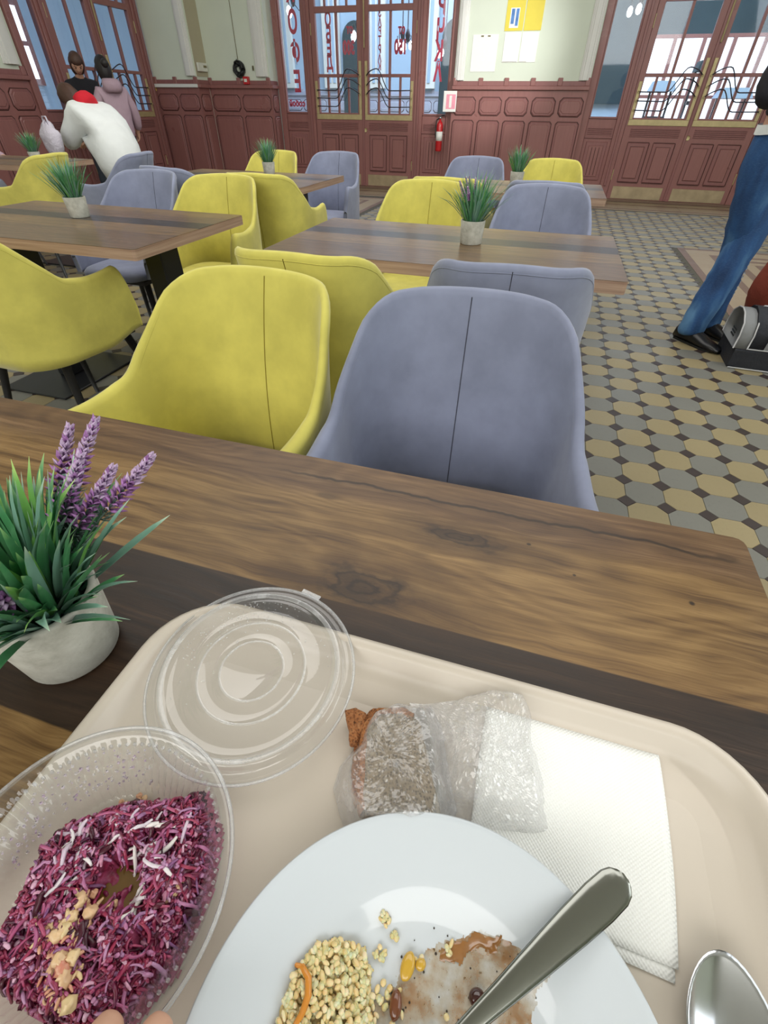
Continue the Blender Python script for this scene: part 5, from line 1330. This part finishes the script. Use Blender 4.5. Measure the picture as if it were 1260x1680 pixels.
person('seated person whose hand rests on the far left table', (-5.66, 4.06, 0), 0, 1.66, rad(16), .2, [((.04, .20, -.14), (-.02, .27, -.035)), ((.08, .10, -.18), (-.02, .24, -.04))], 'lilac', 'dark_trouser', 'hair_brown', sit=True)
bag_m = M['bag']
lp = thing('plastic_bag', 'whitish crumpled carrier bag held beside the white coat', 'bag', (-4.86, 4.62, 0))
vs = []
for i in range(16):
    for j in range(20):
        ph = PI*(i+.05)/15.1; th = 2*PI*j/20; r = 1+.22*mnoise.noise(Vector((math.cos(th)*2, math.sin(th)*2, ph*2))); vs.append((math.sin(ph)*math.cos(th)*.10*r, math.sin(ph)*math.sin(th)*.07*r, .84+math.cos(ph)*.15*r))
M['carrier'] = cloth('white_carrier_film', lin(206, 200, 214), 20, .8, .35)
mesh('bag_body', vs, grid_faces(16, 20, close_v=True), M['carrier'], lp, True); tube('bag_handle', [(-.03, 0, .97), (-.02, 0, 1.03), (.02, 0, 1.03), (.03, 0, .97)], .008, M['carrier'], lp)

# fingertips of the diner at the bottom edge
J, Ed = hand_chain(Vector((-.112, -.193, .845)), Vector((.03, 1, -.09)), Vector((0, .2, 1)), 1, 1.05, .22)
J = [(Vector((-.115, -.32, .87)), .035)]+J; Ed = [(0, 1)]+[(a_+1, b_+1) for a_, b_ in Ed]
pf = thing('person', 'fingertips of the diner at the bottom picture edge, touching the salad tub', 'person', (0, 0, 0)); hd_ = skin('hand', J, Ed, M['skin'], pf, 2)

# duffel bag on the floor
M['bag_cloth'] = cloth('black_bag_nylon', lin(34, 36, 44), 14, .5, .7); M['bag_grey'] = cloth('grey_bag_nylon', lin(128, 130, 132), 14, .3, .7); M['piping'] = simple('white_piping', lin(190, 190, 192), .4)
db = thing('duffel_bag', 'black and grey sports duffel bag standing on the tiles beside the jeans', 'bag', (1.185, 3.07, 0), rad(-2))
def loft_box(name, x0, x1, secs, mat, par, smooth=True):
    """rounded box along x with a y-z section list ((y,z)...)"""
    vs = []; nx = 9
    for i in range(nx):
        t = i/(nx-1); e = 1-.06*abs(2*t-1)**4
        for y, z in secs: vs.append((x0+(x1-x0)*t, .16+(y-.16)*e, z*(.96+.04*e)))
    n = len(secs); fs = grid_faces(nx, n, close_v=True)+[tuple(range(n))[::-1], tuple((nx-1)*n+k_ for k_ in range(n))]
    return mesh(name, vs, fs, mat, par, smooth)
low = [(.0, .01), (.0, .10), (.015, .115), (.31, .115), (.325, .10), (.325, .01), (.31, 0), (.015, 0)]
loft_box('bottom_compartment', 0, .62, low, M['bag_cloth'], db, False)
upp = [(.008, .112), (.004, .19), (.03, .255), (.10, .295), (.16, .305), (.225, .295), (.295, .255), (.32, .19), (.318, .112)]
loft_box('main_compartment', .05, .58, upp, M['bag_cloth'], db)
pk = [(y*.96+.006, z*.93+.006) for y, z in upp]; loft_box('end_pocket', -.015, .06, pk, M['bag_grey'], db)
tube('end_piping', [(-.016 if False else .055, .16+(y-.16)*1.03, z*1.01) for y, z in pk], .004, M['piping'], db, 6)
tube('end_piping', [(-.014, .16+(y-.16)*1.0, z) for y, z in pk], .004, M['piping'], db, 6)
tube('base_piping', [(0.0, -.004, .006), (.31, -.008, .006), (.62, -.004, .006)], .004, M['piping'], db, 6); tube('base_piping', [(0.05, -.004, .118), (.62, -.004, .118)], .0035, M['piping'], db, 6)
o = prism('front_pocket', [(.24, .10), (.58, .10), (.58, .225), (.26, .225), (.235, .215), (.215, .135), (.222, .11)], -.012, .03, M['bag_grey'], db, .006)
for x_ in (.13, .47):
    vs = [(x_+dx, *p) for p in ((-.002, .12), (-.008, .19), (.02, .262), (.10, .306), (.14, .33)) for dx in (0, .035)]
    mesh('strap', vs, grid_faces(5, 2), M['bag_grey'], db, True)
tube('carry_handle', [(.15, .12, .31), (.20, .12, .345), (.30, .13, .36), (.40, .12, .345), (.47, .12, .31)], .012, M['bag_cloth'], db)
tube('zip', [(.08, .16, .309), (.55, .16, .309)], .005, M['piping'], db, 5)
text_mesh('lettering', 'BIG', .05, M['bag_cloth'], db, (.345, -.0135, .145), False, .0006, 1.3, shear=.3)
for k_ in range(3): box('vent_mesh', -.0185, -.012, .09, .16, .15+.016*k_, .158+.016*k_, M['black_plastic'], db, .001)
cb_ = thing('folded_coat', 'reddish brown coat heaped behind the duffel bag at the right edge', 'coat', (1.52, 3.72, 0))
vs = []
for i in range(18):
    for j in range(24):
        ph = PI*(i+.05)/17.1; th = 2*PI*j/24; r = 1+.18*mnoise.noise(Vector((math.cos(th)*1.7, math.sin(th)*1.7, ph*1.5))); vs.append((math.sin(ph)*math.cos(th)*.17*r, math.sin(ph)*math.sin(th)*.15*r, max(0, .29+math.cos(ph)*.29*r)))
mesh('coat_body', vs, grid_faces(18, 24, close_v=True), cloth('rust_brown_cloth', lin(128, 52, 34)), cb_, True)

# ------------------------------------------------------------------ things on the walls
ex = thing('fire_extinguisher', 'red fire extinguisher hanging beside the centre double door', 'extinguisher', (-2.03, 9.78, .58))
lathe('cylinder', [(0, 0), (.042, 0), (.050, .008), (.052, .02), (.052, .33), (.046, .36), (.030, .385), (.016, .395), (.015, .42), (0, .42)], M['red_enamel'], ex, 32)
lathe('valve', [(0, .418), (.018, .418), (.018, .445), (0, .447)], M['chrome'], ex, 16)
tube('lever', [(-.01, 0, .447), (.02, 0, .462), (.07, 0, .470)], .007, M['black_plastic'], ex); tube('hose', [(.0, 0, .435), (-.055, -.01, .41), (-.068, -.01, .30), (-.060, -.01, .18)], .009, M['black_plastic'], ex)
lathe('label_band', [(.0525, .14), (.0528, .14), (.0528, .26), (.0525, .26)], M['white_paper'], ex, 32); box('bracket', -.03, .03, .045, .16, .25, .30, M['black_metal'], ex)
sg = thing('fire_sign', 'white sheet with a pink square taped to the left corner of the panelled pier', 'sign', (-1.90, 9.735, 0))
box('sheet', -.09, .12, -.002, 0, 1.09, 1.34, M['white_paper'], sg, 0); box('pink_print', -.045, .105, -.0035, -.002, 1.125, 1.30, M['pink_print'], sg, 0); box('white_print', .005, .045, -.005, -.0035, 1.14, 1.285, M['white_paper'], sg, 0)
def sheet(label, x0, x1, z0, z1, mat, y=9.797, g='notices on the pale wall'):
    o = thing('notice', label, 'poster', (0, y, 0), 0, g); box('sheet', x0, x1, -.004, 0, z0, z1, M[mat], o, 0); return o
p1 = sheet('yellow notice with a blue picture high on the central pier', -1.17, -.91, 1.99, 2.46, 'yellow_paper')
box('picture', -1.11, -.98, -.006, -.004, 2.02, 2.22, M['white_paper'], p1, 0); box('picture_print', -1.095, -1.05, -.0075, -.006, 2.06, 2.21, M['blue_print'], p1, 0); box('picture_print', -1.03, -.99, -.0075, -.006, 2.04, 2.21, M['blue_print'], p1, 0)
for z in (2.30, 2.345): box('print_or_shadow_line', -1.13, -.95, -.0055, -.004, z, z+.018, M['grey_print'], p1, 0)
sheet('plain yellow notice high on the central pier, right of the picture one', -.895, -.65, 1.99, 2.46, 'yellow_paper')
p2 = sheet('large white notice on the central pier, left of the white pair', -1.62, -1.24, 1.56, 1.96, 'white_paper')
for x_ in (-1.50, -1.40): box('tape', x_, x_+.04, -.006, -.004, 1.935, 1.95, M['grey_print'], p2, 0)
p3 = sheet('white notice under the picture notice, its lower edge shadowed', -1.15, -.915, 1.66, 1.975, 'white_paper')
p4 = sheet('white notice under the plain yellow notice', -.90, -.66, 1.66, 1.975, 'white_paper')
for o, a_, b_ in ((p3, -1.14, -.93), (p4, -.895, -.79)): box('print_or_shadow_line', a_, b_, -.0055, -.004, 1.664, 1.668, M['grey_print'], o, 0)  # thin dark strip, the shadow along each lower edge painted on
ho = thing('coiled_cable', 'black coil of cable hanging from a cord on the pale wall', 'cable', (-5.58, 9.665, 1.60))
mb = MB(); rnd = random.Random(4)
for k_ in range(7):
    R_ = .05+.012*k_*.7; ox, oz = rnd.uniform(-.012, .012), rnd.uniform(-.012, .012); mb.tube([(ox+R_*math.cos(2*PI*i/20), rnd.uniform(-.02, .02), oz+R_*math.sin(2*PI*i/20)) for i in range(21)], .012, 6)
mb.build('coil', M['black_plastic'], ho); tube('cord', [(0, .025, .09), (-.01, .03, .9), (-.02, .03, 2.4)], .005, M['grey_print'], ho, 6); tube('hook', [(0, .03, .08), (0, -.01, .09), (0, -.02, .12)], .006, M['iron'], ho, 6)
al = thing('fire_alarm_button', 'small red fire alarm box with a white plate on the wainscot top', 'alarm', (-5.45, 9.66, 1.455))
box('housing', -.05, .05, -.035, .03, -.05, .05, M['red_enamel'], al, .006); box('plate', -.028, .028, -.038, -.035, -.02, .02, M['white_plastic'], al, .001)
th_ = thing('thermostat', 'small white control box on the beige return wall', 'box', (-6.205, 9.52, 1.62)); box('housing', -.0, .03, -.14, .14, -.06, .05, M['white_plastic'], th_, .006); box('vent', .03, .033, .02, .11, -.01, .02, M['grey_print'], th_, 0)
sw = thing('light_switch', 'small dark switch on the pale wall right of the cable coil', 'switch', (-5.31, 9.69, 1.61)); box('plate', -.012, .012, -.012, .01, -.03, .03, M['grey_print'], sw, .003); box('toggle', -.005, .005, -.02, -.012, -.01, .012, M['black_plastic'], sw, .001)
n3 = thing('notice', 'small yellow notice stuck to the sidelight of the left door', 'poster', (-7.085, 9.33, 1.40), PI/2, 'notices on the pale wall'); n3['group'] = 'door notices'
box('sheet', -.09, .09, -.006, -.003, -.09, .09, M['yellow_paper'], n3, 0); box('print_or_shadow_line', -.06, .06, -.008, -.006, -.01, .0, M['grey_print'], n3, 0); box('print_or_shadow_line', -.06, .06, -.008, -.006, .03, .04, M['grey_print'], n3, 0)
# hanging lamps of the hall beyond the glass
def lamp(x, y, z, lab, nb=3):
    t = thing('hanging_lamp', lab, 'lamp', (x, y, 0), 0, 'lamps in the hall beyond the glass'); tube('rod', [(0, 0, 4.6), (0, 0, z+.25)], .012, M['iron'], t)
    lathe('hub', [(0, z+.10), (.03, z+.12), (.05, z+.2), (.02, z+.28), (0, z+.29)], M['iron'], t, 14)
    for k_ in range(nb):
        a_ = 2*PI*k_/nb+.4; dx, dy = math.cos(a_), math.sin(a_)
        tube('arm', [(0, 0, z+.16), (dx*.10, dy*.10, z+.06), (dx*.17, dy*.17, z+.14), (dx*.17, dy*.17, z+.18)], .008, M['iron'], t, 6)
        b_ = lathe('bulb', [(0, -.13), (.03, -.115), (.045, -.07), (.035, -.02), (.015, .0), (0, .005)], M['bulb'], t, 14); b_.location = (dx*.17, dy*.17, z+.10)
for x, y, z, l in ((-5.35, 11.6, 2.42, 'hanging lamp seen through the left sidelight with letters'), (-4.15, 11.8, 2.1, 'hanging lamp seen through the left leaf of the centre door'), (-3.55, 12.8, 2.05, 'hanging lamp above the number 300 on the glass'),
                   (-3.2, 11.9, 1.95, 'hanging lamp just right of the centre door astragal'), (-2.75, 13.2, 1.95, 'hanging lamp left of the number 150 on the glass'), (-2.35, 12.6, 2.3, 'hanging lamp seen through the right sidelight'), (.75, 12.0, 2.35, 'hanging lamp seen through the narrow pane right of the pier')):
    lamp(x, y, z, l)

# stalls of the far hall against the daylight of its street door
for i, (x, w_, h_, c1) in enumerate(((1.75, .42, 1.25, 'halldark'), (2.45, .30, 1.55, 'bluewall'), (3.15, .55, 1.15, 'halldark'), (4.0, .45, 1.4, 'bluewall'))):
    t = thing('market_stall', ('dark low stall seen through the right double door, nearest the pier', 'pale blue narrow stall seen through the right double door', 'broad dark stall seen through the right leaf of the right door', 'pale stall at the far right beyond the right door')[i], 'stall', (x, 14.4, 0), 0, 'stalls in the far hall')
    box('counter', -w_/2, w_/2, -.2, .2, 0, h_*.62, M[c1], t); box('shelf', -w_/2, w_/2, -.15, .15, h_*.8, h_*.84, M['iron'], t)
    for sx_ in (-1, 1): tube('post', [(sx_*w_*.48, 0, h_*.6), (sx_*w_*.48, 0, h_+.25)], .022, M['iron'], t)
    lathe('display_jar', [(0, h_*.62), (.07, h_*.62), (.08, h_*.68), (.06, h_*.76), (0, h_*.78)], M['blue_print'], t, 12)
    prism('canopy', [(-w_*.6, h_+.2), (w_*.6, h_+.2), (w_*.45, h_+.36), (-w_*.45, h_+.36)], -.25, .25, M[('bluewall', 'halldark')[i % 2]], t)
